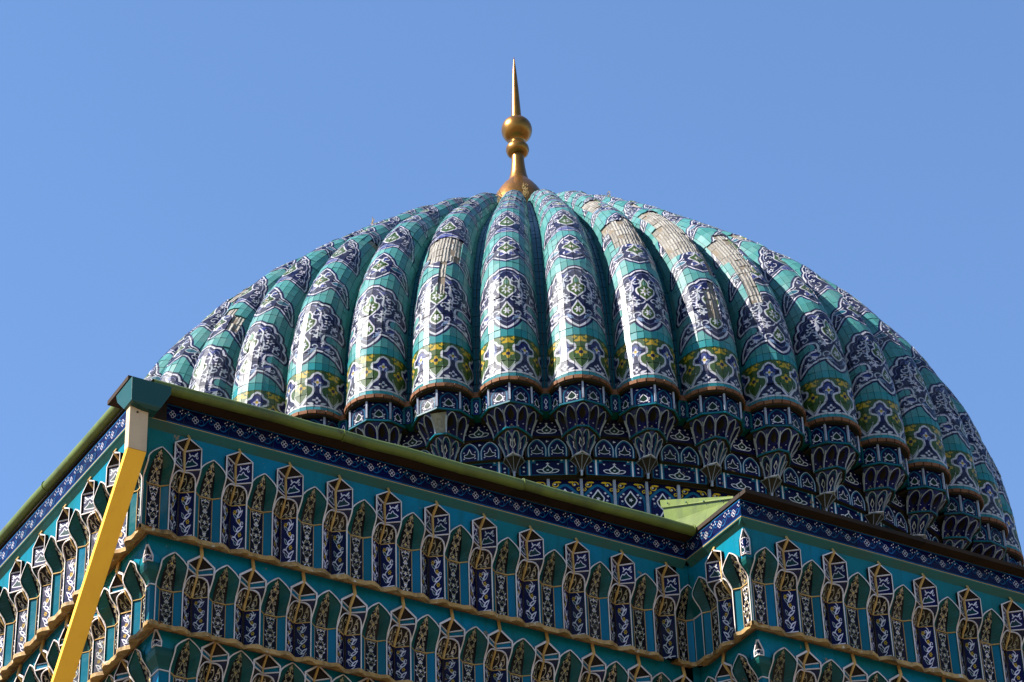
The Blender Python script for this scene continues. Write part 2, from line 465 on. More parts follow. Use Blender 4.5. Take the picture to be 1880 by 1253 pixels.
def paint_twin():
    c = Cv(288, 176, -.9, .9, 0, 1.1, (.045, .06, .22))
    for cx in (-.44, .44):
        arch = smooth([(-.37, 0), (-.37, .5), (-.22, .82), (0, .98), (.22, .82), (.37, .5), (.37, 0)], 5) + [cx, 0]
        c.fill(arch, (.055, .07, .28)); c.stroke(arch, 17, ARCHB); c.stroke(arch * [1, 1.0] + [0, .045], 4, WHITE)
        c.shape(mirror(smooth([(0, .18), (.20, .24), (.22, .38), (.10, .42), (0, .70)], 4)) + [cx, 0], (.06, .14, .16), WHITE, 5)
        for s in (-1, 1): c.flower((cx + s * .24, .52), .04, WHITE, 5); c.flower((cx + s * .24, .16), .045, WHITE, 5)
    c.flower((0, .90), .07, WHITE, 3)
    return c.image('twin_glaze')

def paint_rect():
    c = Cv(320, 144, -1.1, 1.1, 0, 1.0, ARCHB)
    c.fill([(-.62, .04), (.62, .04), (.62, .74), (.46, .74), (.46, .90), (-.46, .90), (-.46, .74), (-.62, .74)], (.05, .065, .26))
    lotus(c, 0, .14, 1.0)
    for s in (-1, 1):
        c.fill([(s * .80, .04), (s * 1.04, .04), (s * 1.04, .55), (s * .94, .80), (s * .80, .80)], (.05, .065, .26))
        c.stroke([(s * .71, 0), (s * .71, 1)], 9, WHITE)
        c.flower((s * .92, .50), .06, WHITE, 5); c.flower((s * .92, .25), .05, WHITE, 5); c.flower((s * .40, .68), .05, WHITE, 5); c.flower((s * .54, .90), .05, WHITE, 3)
    return c.image('rect_glaze')

def paint_band():
    c = Cv(224, 384, -.5, .5, 0, 1.72, (.05, .06, .22))
    for s in (-1, 1):
        c.curl((s * .30, 1.54), .11, 0, s * .9, 8, YELL); c.curl((s * .42, 1.36), .07, 1, s * .9, 7, YELL)
        c.leaf((s * .10, 1.62), 0 if s > 0 else 3.14, .25, .07, YELL); c.flower((s * .30, 1.54), .035, WHITE, 4)
    arch = smooth([(-.43, 0), (-.43, 1.0), (-.30, 1.28), (0, 1.52), (.30, 1.28), (.43, 1.0), (.43, 0)], 5)
    c.fill(arch, (.055, .07, .29)); c.stroke(arch, 20, ARCHB)
    for y0, h in ((.78, .58), (.06, .66)):
        c.shape(mirror(smooth([(0, 0), (.13, .25), (.18, .5), (.10, .72), (0, 1)], 4) * [1, h] + [0, y0]), (.06, .16, .15), WHITE, 9)
        c.flower((0, y0 + .45 * h), .07, WHITE, 5)
        for s in (-1, 1):
            for (x, y) in ((.27, .35), (.22, .80), (.30, .62)): c.flower((s * x, y0 + y * h), .045, WHITE, 5); 
            c.curl((s * .28, y0 + .2 * h), .07, 1, s * .8, 4, (.15, .42, .60))
    return c.image('band_glaze')

def paint_cell():          # niches of the lower corbels: soot-brown head, trefoil below
    c = Cv(96, 160, -.5, .5, 0, 1.7, (.075, .095, .36))
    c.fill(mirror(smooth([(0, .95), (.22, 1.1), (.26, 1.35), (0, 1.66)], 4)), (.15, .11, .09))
    for (x, y) in ((0, .62), (-.13, .45), (.13, .45)): c.flower((x, y), .10, CREAM, 6)
    c.flower((0, .20), .09, WHITE, 5, NAVY); c.flower((.32, .8), .05, WHITE, 4); c.flower((-.32, .8), .05, WHITE, 4)
    return c.image('cell_glaze')

def paint_diamond():
    c = Cv(64, 192, -.5, .5, 0, 3, (.07, .09, .34))
    c.stroke([(-.40, 0), (-.40, 2.5), (0, 2.9), (.40, 2.5), (.40, 0)], 6, ARCHB)
    c.shape([(0, 1.2), (.2, 1.7), (0, 2.3), (-.2, 1.7)], (.06, .09, .30), WHITE, 5)
    c.shape([(0, .4), (.16, .7), (0, 1.0), (-.16, .7)], (.06, .09, .30), WHITE, 5); c.stroke([(0, .9), (0, 1.3)], 4, WHITE)
    return c.image('diamond_glaze')

# ------------------------------------------------------------------ materials
def new_mat(name):
    m = bpy.data.materials.new(name)
    m.use_nodes = True
    nt = m.node_tree
    b = nt.nodes['Principled BSDF']
    return m, nt, b

def noise(nt, scale, detail=3.0, rough=0.55, vec=None):
    n = nt.nodes.new('ShaderNodeTexNoise')
    n.inputs['Scale'].default_value = scale
    n.inputs['Detail'].default_value = detail
    n.inputs['Roughness'].default_value = rough
    if vec is None:
        g = nt.nodes.new('ShaderNodeNewGeometry'); vec = g.outputs['Position']
    nt.links.new(vec, n.inputs['Vector'])
    return n.outputs['Fac']

def ramp(nt, fac, a, b):
    r = nt.nodes.new('ShaderNodeMapRange')
    r.inputs[1].default_value, r.inputs[2].default_value = a, b
    nt.links.new(fac, r.inputs[0])
    return r.outputs[0]

def mix(nt, fac, a, b, mode='MIX'):
    m = nt.nodes.new('ShaderNodeMix')
    m.data_type = 'RGBA'; m.blend_type = mode
    for sock, val in ((m.inputs[0], fac), (m.inputs[6], a), (m.inputs[7], b)):
        if isinstance(val, (int, float)): sock.default_value = val
        elif isinstance(val, tuple): sock.default_value = val if len(val) == 4 else val + (1,)
        else: nt.links.new(val, sock)
    return m.outputs[2]

def math_node(nt, op, a, b=0.0):
    n = nt.nodes.new('ShaderNodeMath'); n.operation = op
    for s, v in zip(n.inputs, (a, b)):
        if isinstance(v, (int, float)): s.default_value = v
        else: nt.links.new(v, s)
    return n.outputs[0]

def bump(nt, b, h, strength=0.2, dist=0.01):
    n = nt.nodes.new('ShaderNodeBump')
    n.inputs['Strength'].default_value = strength; n.inputs['Distance'].default_value = dist
    nt.links.new(h, n.inputs['Height']); nt.links.new(n.outputs[0], b.inputs['Normal'])

def finish(nt, b, col, rough, dirt, dirt_col, dscale, rvar=0.12, bmp=0.12, wear=0.0, wear_col=(.30, .20, .12), tile=0.0, streak=0.0):
    """dust in patches, worn chips, uneven gloss and a gently wavy glaze"""
    n1 = noise(nt, dscale, 4.0, 0.65)
    if dirt:
        col = mix(nt, math_node(nt, 'MULTIPLY', ramp(nt, n1, .45, .75), dirt), col, dirt_col)
        if streak:                             # rain streaks: noise drawn out downwards
            g = nt.nodes.new('ShaderNodeNewGeometry'); sc = nt.nodes.new('ShaderNodeVectorMath'); sc.operation = 'MULTIPLY'
            sc.inputs[1].default_value = (9.0, 9.0, .9); nt.links.new(g.outputs['Position'], sc.inputs[0])
            n4 = noise(nt, 1.0, 4.0, .6, sc.outputs[0])
            col = mix(nt, math_node(nt, 'MULTIPLY', ramp(nt, n4, .50, .72), streak), col, dirt_col)
    r = None
    if wear:
        n2 = noise(nt, dscale * 2.3, 5.0, 0.7)
        w = ramp(nt, n2, .70 - wear, .71 - wear)
        col = mix(nt, w, col, wear_col)
    nt.links.new(col, b.inputs['Base Color'])
    n3 = noise(nt, dscale * 1.7, 3.0)
    rr = math_node(nt, 'ADD', math_node(nt, 'MULTIPLY', n3, rvar * 2), rough - rvar)
    if tile:
        a = nt.nodes.new('ShaderNodeAttribute'); a.attribute_name = 'tint'
        rr = math_node(nt, 'ADD', rr, math_node(nt, 'MULTIPLY', math_node(nt, 'SUBTRACT', math_node(nt, 'FRACT', math_node(nt, 'MULTIPLY', a.outputs['Fac'], 7.3)), .5), tile))
    if wear: rr = math_node(nt, 'MAXIMUM', rr, math_node(nt, 'MULTIPLY', w, .8))
    nt.links.new(rr, b.inputs['Roughness'])
    if bmp: bump(nt, b, noise(nt, 9.0, 2.0), bmp, 0.02)

def glaze(name, img, rough=.22, dirt=.35, dirt_col=(.05, .04, .03), wear=0.0, tint=0.0, bmp=.15, gain=.50, spec=.08):
    m, nt, b = new_mat(name)
    t = nt.nodes.new('ShaderNodeTexImage'); t.image = img; t.extension = 'EXTEND'
    col = t.outputs[0]
    if tint:
        a = nt.nodes.new('ShaderNodeAttribute'); a.attribute_name = 'tint'
        v = ramp(nt, a.outputs['Fac'], 0, 1)
        col = mix(nt, tint, col, mix(nt, v, (.60, .74, .66), (1.12, 1.08, 1.14)), 'MULTIPLY')
    if not tint:                               # no two painted panels fired quite alike
        o = nt.nodes.new('ShaderNodeObjectInfo')
        col = mix(nt, 1.0, col, mix(nt, o.outputs['Random'], (.62, .66, .58), (1.15, 1.10, 1.12)), 'MULTIPLY')
    col = mix(nt, 1.0, col, (gain, gain, gain), 'MULTIPLY')
    finish(nt, b, col, rough, dirt, tuple(c * gain for c in dirt_col), 2.2, wear=wear, bmp=bmp, wear_col=(.14, .09, .055), tile=.28 if tint else 0)
    b.inputs['Specular IOR Level'].default_value = spec
    return m

def plain(name, c0, c1, rough=.3, dirt=.3, dirt_col=(.06, .05, .03), dscale=2.0, wear=0.0, wear_col=(.30, .20, .12), bmp=.15, rnd=True, metallic=0.0, rvar=.12, k=.45, spec=.12, streak=0.0):
    """a colour that varies from piece to piece and in soft patches between c0 and c1"""
    c0, c1, dirt_col, wear_col = [tuple(v * k for v in c) for c in (c0, c1, dirt_col, wear_col)]
    m, nt, b = new_mat(name)
    f = ramp(nt, noise(nt, dscale * .6, 2.0), .3, .7)
    if rnd:
        o = nt.nodes.new('ShaderNodeObjectInfo')
        a = nt.nodes.new('ShaderNodeAttribute'); a.attribute_name = 'tint'
        q = math_node(nt, 'FRACT', math_node(nt, 'ADD', o.outputs['Random'], a.outputs['Fac']))
        f = math_node(nt, 'ADD', math_node(nt, 'MULTIPLY', f, .4), math_node(nt, 'MULTIPLY', q, .6))
    col = mix(nt, f, c0, c1)
    finish(nt, b, col, rough, dirt, dirt_col, dscale, wear=wear, wear_col=wear_col, bmp=bmp, rvar=rvar, streak=streak)
    b.inputs['Metallic'].default_value = metallic
    b.inputs['Specular IOR Level'].default_value = spec
    return m

M = {}
M['rib'] = glaze('rib_tile_glaze', paint_rib(), .42, .22, (.50, .50, .45), 0.0, .55, .10, .32, .18)
M['back'] = glaze('niche_back_glaze', paint_back(), .3, .45, (.07, .05, .03), .02)
M['hood'] = glaze('niche_hood_glaze', paint_hood(), .35, .5, (.09, .06, .03), .02)
M['vee'] = glaze('vine_panel_glaze', paint_vee(), .28, .4, (.08, .055, .03), .02)
M['lantern'] = glaze('lantern_panel_glaze', paint_lantern(), .28, .35, (.07, .05, .03), .015)
M['arch'] = glaze('arch_panel_glaze', paint_arch(), .35, .5, (.14, .085, .035), .03)
M['frieze'] = glaze('frieze_glaze', paint_frieze(), .2, .25)
M['corbel'] = glaze('corbel_glaze', paint_corbel(), .25, .4, (.03, .02, .012), gain=.45)
M['lotus'] = glaze('lotus_glaze', paint_lotus(), .3, .5, (.03, .02, .012), gain=.56)
M['twin'] = glaze('twin_arch_glaze', paint_twin(), .3, .35, (.03, .02, .012), .035, gain=.56)
M['rect'] = glaze('lotus_frame_glaze', paint_rect(), .25, .3, (.03, .02, .012), .05, gain=.56)
M['band'] = glaze('drum_band_glaze', paint_band(), .25, .3, (.03, .02, .012), .02, gain=.56)
M['cell'] = glaze('cell_glaze', paint_cell(), .35, .4, (.03, .02, .012), gain=.56)
M['diamond'] = glaze('diamond_glaze', paint_diamond(), .3, .4, (.03, .02, .012), gain=.56)
M['turq'] = plain('turquoise_glaze', (.008, .185, .16), (.001, .24, .42), .26, .45, (.010, .11, .10), 1.6, .012, (.34, .25, .15), k=.50, streak=.45)
M['cove'] = plain('olive_turquoise_glaze', (.05, .13, .08), (.02, .18, .17), .3, .5, (.10, .08, .03), 2.0)
M['teal'] = plain('teal_glaze', (.003, .11, .11), (.012, .16, .14), .34, .5, (.04, .06, .04), 1.8, .01, k=.36, streak=.4)
M['strip'] = plain('blue_turquoise_glaze', (.003, .14, .16), (.003, .22, .40), .2, .4, (.02, .09, .08), 1.8, streak=.4)
M['valley'] = plain('valley_tile_glaze', (.002, .11, .14), (.003, .16, .20), .3, .35, (.02, .05, .04), 1.8, k=.36)
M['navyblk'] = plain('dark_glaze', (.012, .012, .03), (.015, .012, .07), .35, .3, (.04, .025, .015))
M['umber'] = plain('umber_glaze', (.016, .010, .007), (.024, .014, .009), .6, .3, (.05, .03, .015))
M['white'] = plain('white_trim_glaze', (.56, .48, .44), (.72, .66, .65), .4, .6, (.32, .21, .12), 3.4, k=.68)
M['barw'] = plain('white_bar_glaze', (.42, .45, .56), (.60, .63, .74), .25, .5, (.12, .10, .08), 4.0)
M['hoodline'] = plain('dim_white_glaze', (.22, .24, .32), (.40, .42, .50), .3, .5, (.08, .06, .05), 5.0)
M['navy'] = plain('navy_glaze', (.016, .024, .13), (.022, .034, .20), .3, .4, (.03, .025, .02), 4.0)
M['ledge'] = plain('ochre_ledge', (.46, .26, .075), (.58, .38, .16), .6, .85, (.085, .05, .018), 4.6, .08, (.60, .52, .40), .8, k=.60, streak=.65)
M['mortar'] = plain('ochre_mortar', (.55, .32, .09), (.68, .45, .17), .8, .5, (.22, .11, .03), 5.0, bmp=.6, k=.6)
M['grout'] = plain('grout', (.24, .19, .14), (.34, .28, .21), .9, .5, (.10, .08, .06), 4.0, bmp=.4)
M['brick'] = plain('brick', (.24, .09, .04), (.34, .15, .07), .75, .5, (.10, .06, .04), 5.0, bmp=.4)
M['soffit'] = plain('stained_timber', (.030, .018, .010), (.065, .034, .014), .7, .4, (.012, .010, .008), 3.0, bmp=.4)
M['soot'] = plain('sooty_plaster', (.030, .022, .016), (.060, .042, .028), .8, .4, (.015, .012, .010), 4.0, bmp=.4)
M['shelf'] = plain('corbel_shelf_glaze', (.006, .12, .17), (.008, .19, .26), .3, .6, (.04, .03, .02), 3.0)
M['greenmetal'] = plain('green_sheet_metal', (.28, .37, .055), (.33, .42, .07), .38, .65, (.11, .13, .05), 2.2, .035, (.20, .13, .07), .2, metallic=0.0, spec=.25, k=.27, streak=.3)
M['tealmetal'] = plain('dark_green_sheet_metal', (.012, .105, .085), (.02, .135, .11), .35, .35, (.06, .13, .10), 1.6, 0, bmp=.15, spec=.3, k=.36)
M['gold'] = plain('gilded_metal', (.50, .21, .030), (.58, .26, .045), .34, .6, (.26, .11, .03), 6.0, bmp=.2, metallic=.85, rvar=.08, k=.42, spec=.5)
M['pipe_white'] = plain('white_pipe_paint', (.68, .47, .27), (.74, .52, .31), .5, .3, (.46, .33, .21), 5.0, .012, bmp=.05, k=.66, streak=.25)
M['pipe_yellow'] = plain('bounce_yellow_pipe_paint', (.82, .42, .035), (.86, .46, .045), .5, .15, (.70, .34, .03), 4.0, bmp=.05, k=.95, streak=.35)  # cream-yellow paint with warm light bounced from below put into the colour
M['straw'] = plain('dry_grass', (.42, .28, .10), (.55, .40, .17), .8, 0, bmp=0)
M['plaster'] = plain('wall_plaster', (.30, .26, .21), (.38, .33, .27), .85, .3, (.2, .17, .13), 1.0, bmp=.3)
M['ground'] = plain('paving_ground', (.26, .22, .17), (.34, .29, .22), .9, .3, (.18, .15, .11), .12, bmp=.3, rnd=False, k=.45)

def backing_mat():
    m, nt, b = new_mat('exposed_mortar_bed')
    uv = nt.nodes.new('ShaderNodeUVMap')
    sep = nt.nodes.new('ShaderNodeSeparateXYZ'); nt.links.new(uv.outputs[0], sep.inputs[0])
    n = noise(nt, 14.0, 4.0)
    s = math_node(nt, 'SINE', math_node(nt, 'ADD', math_node(nt, 'MULTIPLY', sep.outputs[0], 150.0), math_node(nt, 'MULTIPLY', n, 5.0)))
    a = nt.nodes.new('ShaderNodeAttribute'); a.attribute_name = 'tint'
    col = mix(nt, a.outputs['Fac'], (.120, .108, .092), (.205, .192, .170))
    col = mix(nt, math_node(nt, 'MULTIPLY', ramp(nt, s, -.3, -.95), .38), col, (.05, .04, .03))
    col = mix(nt, math_node(nt, 'MULTIPLY', ramp(nt, n, .5, .75), .5), col, (.095, .065, .035))
    nt.links.new(col, b.inputs['Base Color']); b.inputs['Roughness'].default_value = .9
    bump(nt, b, math_node(nt, 'ADD', s, n), .7, .012)
    return m
M['backing'] = backing_mat()

# ------------------------------------------------------------------ ground
g = MB()
GZ = CAM.z - 1.6
g.face([(-6000, -6000, GZ), (6000, -6000, GZ), (6000, 6000, GZ), (-6000, 6000, GZ)])
tag(g.build('ground', [M['ground']]), kind='structure')

# ------------------------------------------------------------------ dome: profile and rib section
# BEGIN RIBMATH
NR = 48
PITCHA = 2 * math.pi / NR
PHASE = -0.2693
KN = np.radians([0, 15, 30, 45, 60, 75, 90]); KV = np.array([1., .9959, .9628, .9292, .9445, .9891, 1.0482])
def _prof():
    th = np.linspace(0, np.pi / 2, 500)
    m = np.gradient(KV, KN); i = np.clip(np.searchsorted(KN, th) - 1, 0, 5)
    h = KN[i + 1] - KN[i]; t = (th - KN[i]) / h
    rho = ((2*t**3-3*t**2+1)*KV[i] + (t**3-2*t**2+t)*h*m[i] + (-2*t**3+3*t**2)*KV[i+1] + (t**3-t**2)*h*m[i+1]) * 8.0
    r, z = rho * np.cos(th), rho * np.sin(th)
    s = np.concatenate([[0], np.cumsum(np.hypot(np.diff(r), np.diff(z)))])
    return s, r, z
PS, PR, PZ = _prof()
_k = np.ones(15) / 15
_dr, _dz = np.gradient(PR, PS), np.gradient(PZ, PS)
_dr = np.convolve(np.pad(_dr, 7, 'edge'), _k, 'valid'); _dz = np.convolve(np.pad(_dz, 7, 'edge'), _k, 'valid')
_l = np.hypot(_dr, _dz); PNR, PNZ = _dz / _l, -_dr / _l
SEC_A, SEC_B = .43, .47                      # half width and depth of a rib at the foot
_ph = np.linspace(0, np.pi / 2, 200)
_arc = np.concatenate([[0], np.cumsum(np.hypot(np.diff(SEC_A * np.sin(_ph)), np.diff(SEC_B * np.cos(_ph))))])
ARC1 = float(_arc[-1])
def rib_half(s):                               # half the girth of the rib at height s
    return ARC1 * float(np.interp(s, PS, PR)) / 8.0
def rib_pt(s, c, lift=0.0):
    """point on a rib: s metres up the rib, c metres across from its crest; rib at azimuth 0 faces -y"""
    r, z = float(np.interp(s, PS, PR)), float(np.interp(s, PS, PZ))
    nr, nz = float(np.interp(s, PS, PNR)), float(np.interp(s, PS, PNZ))
    k = r / 8.0
    ph = float(np.interp(min(abs(c) / max(k, 1e-6), ARC1), _arc, _ph)) * (1 if c >= 0 else -1)
    x, h = SEC_A * k * math.sin(ph), SEC_B * k * (math.cos(ph) - 1)
    x *= 1 - .13 * min(max(s / 5.5, 0.0), 1.0)              # ribs draw in a little towards the crown
    nx, nh = SEC_B * math.sin(ph), SEC_A * math.cos(ph)
    q = math.hypot(nx, nh); nx, nh = nx / q, nh / q
    x += nx * lift; h += nh * lift
    return (x, -(r + nr * h), z + nz * h)
TW = .098
ROWS = [0.0, .06, .28, .50, .72, .855]
while ROWS[-1] < 11.6: ROWS.append(ROWS[-1] + .212)
def row_cols(i):
    L = min(rib_half(ROWS[i]), rib_half(ROWS[i + 1])); out = []; j = 0
    while j * TW < L - .018:
        b = min((j + 1) * TW, L)
        if L - b < .018: b = L
        out.append((j, j * TW, b)); out.append((-j - 1, -b, -j * TW))
        if b >= L: break
        j += 1
    return out, L
# END RIBMATH

JOINT = .0031
def add_tile(mb, i, j, c0, c1, L, rng, lift=.026, m=0, t=None):
    s0, s1 = ROWS[i] + JOINT, ROWS[i + 1] - JOINT
    a, b = c0 + JOINT, c1 - JOINT
    l = lift + rng.uniform(-.002, .003)
    tx, ts = rng.uniform(-.0024, .0024), rng.uniform(-.0040, .0040)
    top = [rib_pt(s0, a, l - tx - ts), rib_pt(s0, b, l + tx - ts), rib_pt(s1, b, l + tx + ts), rib_pt(s1, a, l - tx + ts)]
    base = [rib_pt(s0, a, -.004), rib_pt(s0, b, -.004), rib_pt(s1, b, -.004), rib_pt(s1, a, -.004)]
    U = lambda c: (c / L + 1) / 2
    uv = [(U(a), s0 / RIB_S), (U(b), s0 / RIB_S), (U(b), s1 / RIB_S), (U(a), s1 / RIB_S)]
    t = rng.random() if t is None else t
    mb.face(top, uv, m, t)
    for q in range(4):
        p = (q + 1) % 4
        mb.face([base[q], base[p], top[p], top[q]], [uv[q], uv[p], uv[p], uv[q]], m, t)

dome = empty('ribbed_dome')
tag(dome, 'great ribbed dome in turquoise tiles painted with blue medallions, carrying a gilded finial', 'dome')

# inner shell behind the ribs, and the drum
mb = MB(); prof = []
for s in np.linspace(0, PS[-1], 60):
    r, z = float(np.interp(s, PS, PR)), float(np.interp(s, PS, PZ))
    d = SEC_B * r / 8 + .02
    prof.append((max(r - float(np.interp(s, PS, PNR)) * d, 0.0), z - float(np.interp(s, PS, PNZ)) * d))
prof = [(7.12, -4.2), (7.12, -.02)] + prof
mb.lathe(prof, 96)
mb.build('shell', [M['grout']], dome)

# plain tiles in the valleys between two ribs
mb = MB(); rv = random.Random(3)
vr = [.0]
while vr[-1] < 11.0: vr.append(vr[-1] + .235)
for i in range(len(vr) - 1):
    for hs in (-1, 1):
        def vp(s, x, lift):
            r, z = float(np.interp(s, PS, PR)), float(np.interp(s, PS, PZ)); nr, nz = float(np.interp(s, PS, PNR)), float(np.interp(s, PS, PNZ))
            k = r / 8; d = -SEC_B * k + lift
            rr = r + nr * d
            a = x * .30 * k / max(rr, .05)
            return (rr * math.sin(a), -rr * math.cos(a), z + nz * d)
        x0, x1 = (-1 + .02, -.02) if hs < 0 else (.02, 1 - .02)
        s0, s1 = vr[i] + .006, vr[i + 1] - .006
        l = .012 + rv.uniform(-.003, .004); t = rv.random()
        tp = [vp(s0, x0, l), vp(s0, x1, l), vp(s1, x1, l), vp(s1, x0, l)]; bs = [vp(s0, x0, -.01), vp(s0, x1, -.01), vp(s1, x1, -.01), vp(s1, x0, -.01)]
        mb.face(tp, None, 0, t)
        for q in range(4): mb.face([bs[q], bs[(q + 1) % 4], tp[(q + 1) % 4], tp[q]], None, 0, t)
valley_me = mb.mesh('valley_cladding', [M['valley']])

# mortar core of a rib
mb = MB(); NS, NC = 60, 14
grid = []
for i in range(NS + 1):
    s = 11.7 * i / NS; L = rib_half(s)
    grid.append([rib_pt(s, L * (2 * j / NC - 1)) for j in range(NC + 1)])
for i in range(NS):
    for j in range(NC):
        mb.face([grid[i][j], grid[i][j + 1], grid[i + 1][j + 1], grid[i + 1][j]])
mb.face(grid[0][::-1])
core_me = mb.mesh('rib', [M['grout']])

KEYRIBS, KEYROWS = (-1, 0, 1, 2), 6          # the tiles that show largest are objects of their own
# rib -> tiles lost, as (first row, last row, first column, last column)
MISS = {-1: [(9, 12, 0, 0), (13, 13, -2, 2), (14, 16, -3, 2)],
        2: [(15, 15, -3, 2), (16, 16, -3, 3), (17, 17, -3, 4), (18, 19, -4, 4), (20, 20, 0, 3), (25, 26, -3, -2), (27, 29, -3, -1), (33, 34, 1, 3)],
        3: [(7, 9, -1, 0), (10, 10, 0, 0), (12, 14, 1, 2), (15, 17, -4, 4), (18, 19, -4, 3), (20, 20, -4, 2), (21, 23, -3, 1), (24, 25, -3, 2), (26, 27, 1, 3), (28, 30, -1, 1)],
        4: [(10, 13, -3, -2), (14, 15, -3, -1), (16, 19, -4, -1), (20, 20, -2, -1), (27, 28, 0, 1)],
        5: [(8, 8, 3, 3), (24, 25, -2, -1)], -3: [(22, 22, 3, 4)],
        -6: [(21, 21, 1, 3), (22, 22, -1, 2), (23, 23, -2, 1)], -5: [(13, 14, 2, 3), (15, 15, 0, 1)]}
def lost(k, i, j):
    return any(r0 <= i <= r1 and a <= j <= b for (r0, r1, a, b) in MISS.get(k, ()))

all_tiles = []
for i in range(len(ROWS) - 1):
    cols, L = row_cols(i)
    all_tiles += [(i, j, a, b, L) for (j, a, b) in cols]
def clad_mesh(k, skip_key):
    rng = random.Random(100 + k); mb = MB(); bk = MB()
    for (i, j, a, b, L) in all_tiles:
        if lost(k, i, j):
            add_tile(bk, i, j, a, b, L, rng, lift=.002 + rng.uniform(-.004, .010)); continue
        if skip_key and i < KEYROWS: continue
        add_tile(mb, i, j, a, b, L, rng, lift=.026 + (rng.uniform(0, .014) if rng.random() < .03 else 0))
    return mb.mesh('tile_cladding', [M['rib']]), (bk.mesh('exposed_mortar_bed', [M['backing']]) if bk.f else None)
plain_clad = [clad_mesh(200 + q, False)[0] for q in range(2)]
key_tiles = {}
rng = random.Random(5)
for (i, j, a, b, L) in all_tiles:
    if i < KEYROWS:
        mb = MB(); add_tile(mb, i, j, a, b, L, rng); key_tiles[(i, j)] = mb.mesh('tile', [M['rib']])

RIBS = list(range(-14, 15))
ribs = {}
for k in RIBS:
    az = (k + PHASE) * PITCHA
    rib = inst('rib', core_me, dome, rz=az)
    ribs[k] = rib
    key = k in KEYRIBS
    if key or k in MISS:
        cm, bm_ = clad_mesh(k, key)
        tag(inst('tile_cladding', cm, rib), kind='stuff')
        if bm_: tag(inst('exposed_mortar_bed', bm_, rib), kind='stuff', label='bare grey mortar where glazed tiles have fallen off')
    else:
        tag(inst('tile_cladding', plain_clad[k % 2], rib), kind='stuff')
    if key:
        for (ij, me) in key_tiles.items():
            if not lost(k, *ij): inst('tile', me, rib)
    tag(inst('valley_cladding', valley_me, dome, rz=az + PITCHA / 2), kind='stuff')

# ------------------------------------------------------------------ brick edge and corbels below the ribs
# local frame of one rib: x along the wall, y = -radius, z up
def ring_pts(off, n=12):
    L = rib_half(0); out = []
    for q in range(n + 1):
        x, y, z = rib_pt(0.0, L * (2 * q / n - 1), off)
        out.append((x, y))
    return out
bo, bi = ring_pts(.058), ring_pts(-.10)
brick_me = []
for q in range(12):
    mb = MB(); e = .06
    def lp(a, b, t): return (a[0] + (b[0] - a[0]) * t, a[1] + (b[1] - a[1]) * t)
    a, b, c, d = lp(bo[q], bo[q + 1], e), lp(bo[q], bo[q + 1], 1 - e), lp(bi[q], bi[q + 1], 1 - e), lp(bi[q], bi[q + 1], e)
    jz = RNG.uniform(-.006, .006); z0, z1 = -.070 + jz, -.014 + jz
    lo = [(p[0], p[1], z0) for p in (a, b, c, d)]; hi = [(p[0], p[1], z1) for p in (a, b, c, d)]
    mb.face(lo[::-1], None, 0, q * .37 % 1); mb.face(hi, None, 0, q * .37 % 1)
    for w in range(4): mb.face([lo[w], lo[(w + 1) % 4], hi[(w + 1) % 4], hi[w]], None, 0, q * .37 % 1)
    brick_me.append(mb)
joined = MB()
for mb in brick_me:
    for f, t in zip(mb.f, mb.ti): joined.face([mb.v[i] for i in f], None, 0, t)
edge_me = joined.mesh('brick_edge', [M['brick']])
brick_me = [mb.mesh('brick', [M['brick']]) for mb in brick_me]
mb = MB()                                                     # bed of the bricks, and the brick strip across the valley
bo2 = ring_pts(.035); n = len(bo2)
for q in range(n - 1):
    mb.face([(bo2[q][0], bo2[q][1], -.095), (bo2[q + 1][0], bo2[q + 1][1], -.095), (bo2[q + 1][0], bo2[q + 1][1], -.002), (bo2[q][0], bo2[q][1], -.002)], None, 0)
mb.face([(p[0], p[1], -.095) for p in bo2][::-1], None, 0)
mb.box(.42, .64, -7.66, -7.40, -.09, -.005, 1, .3)
bed_me = mb.mesh('brick_bed', [M['soot'], M['brick']])

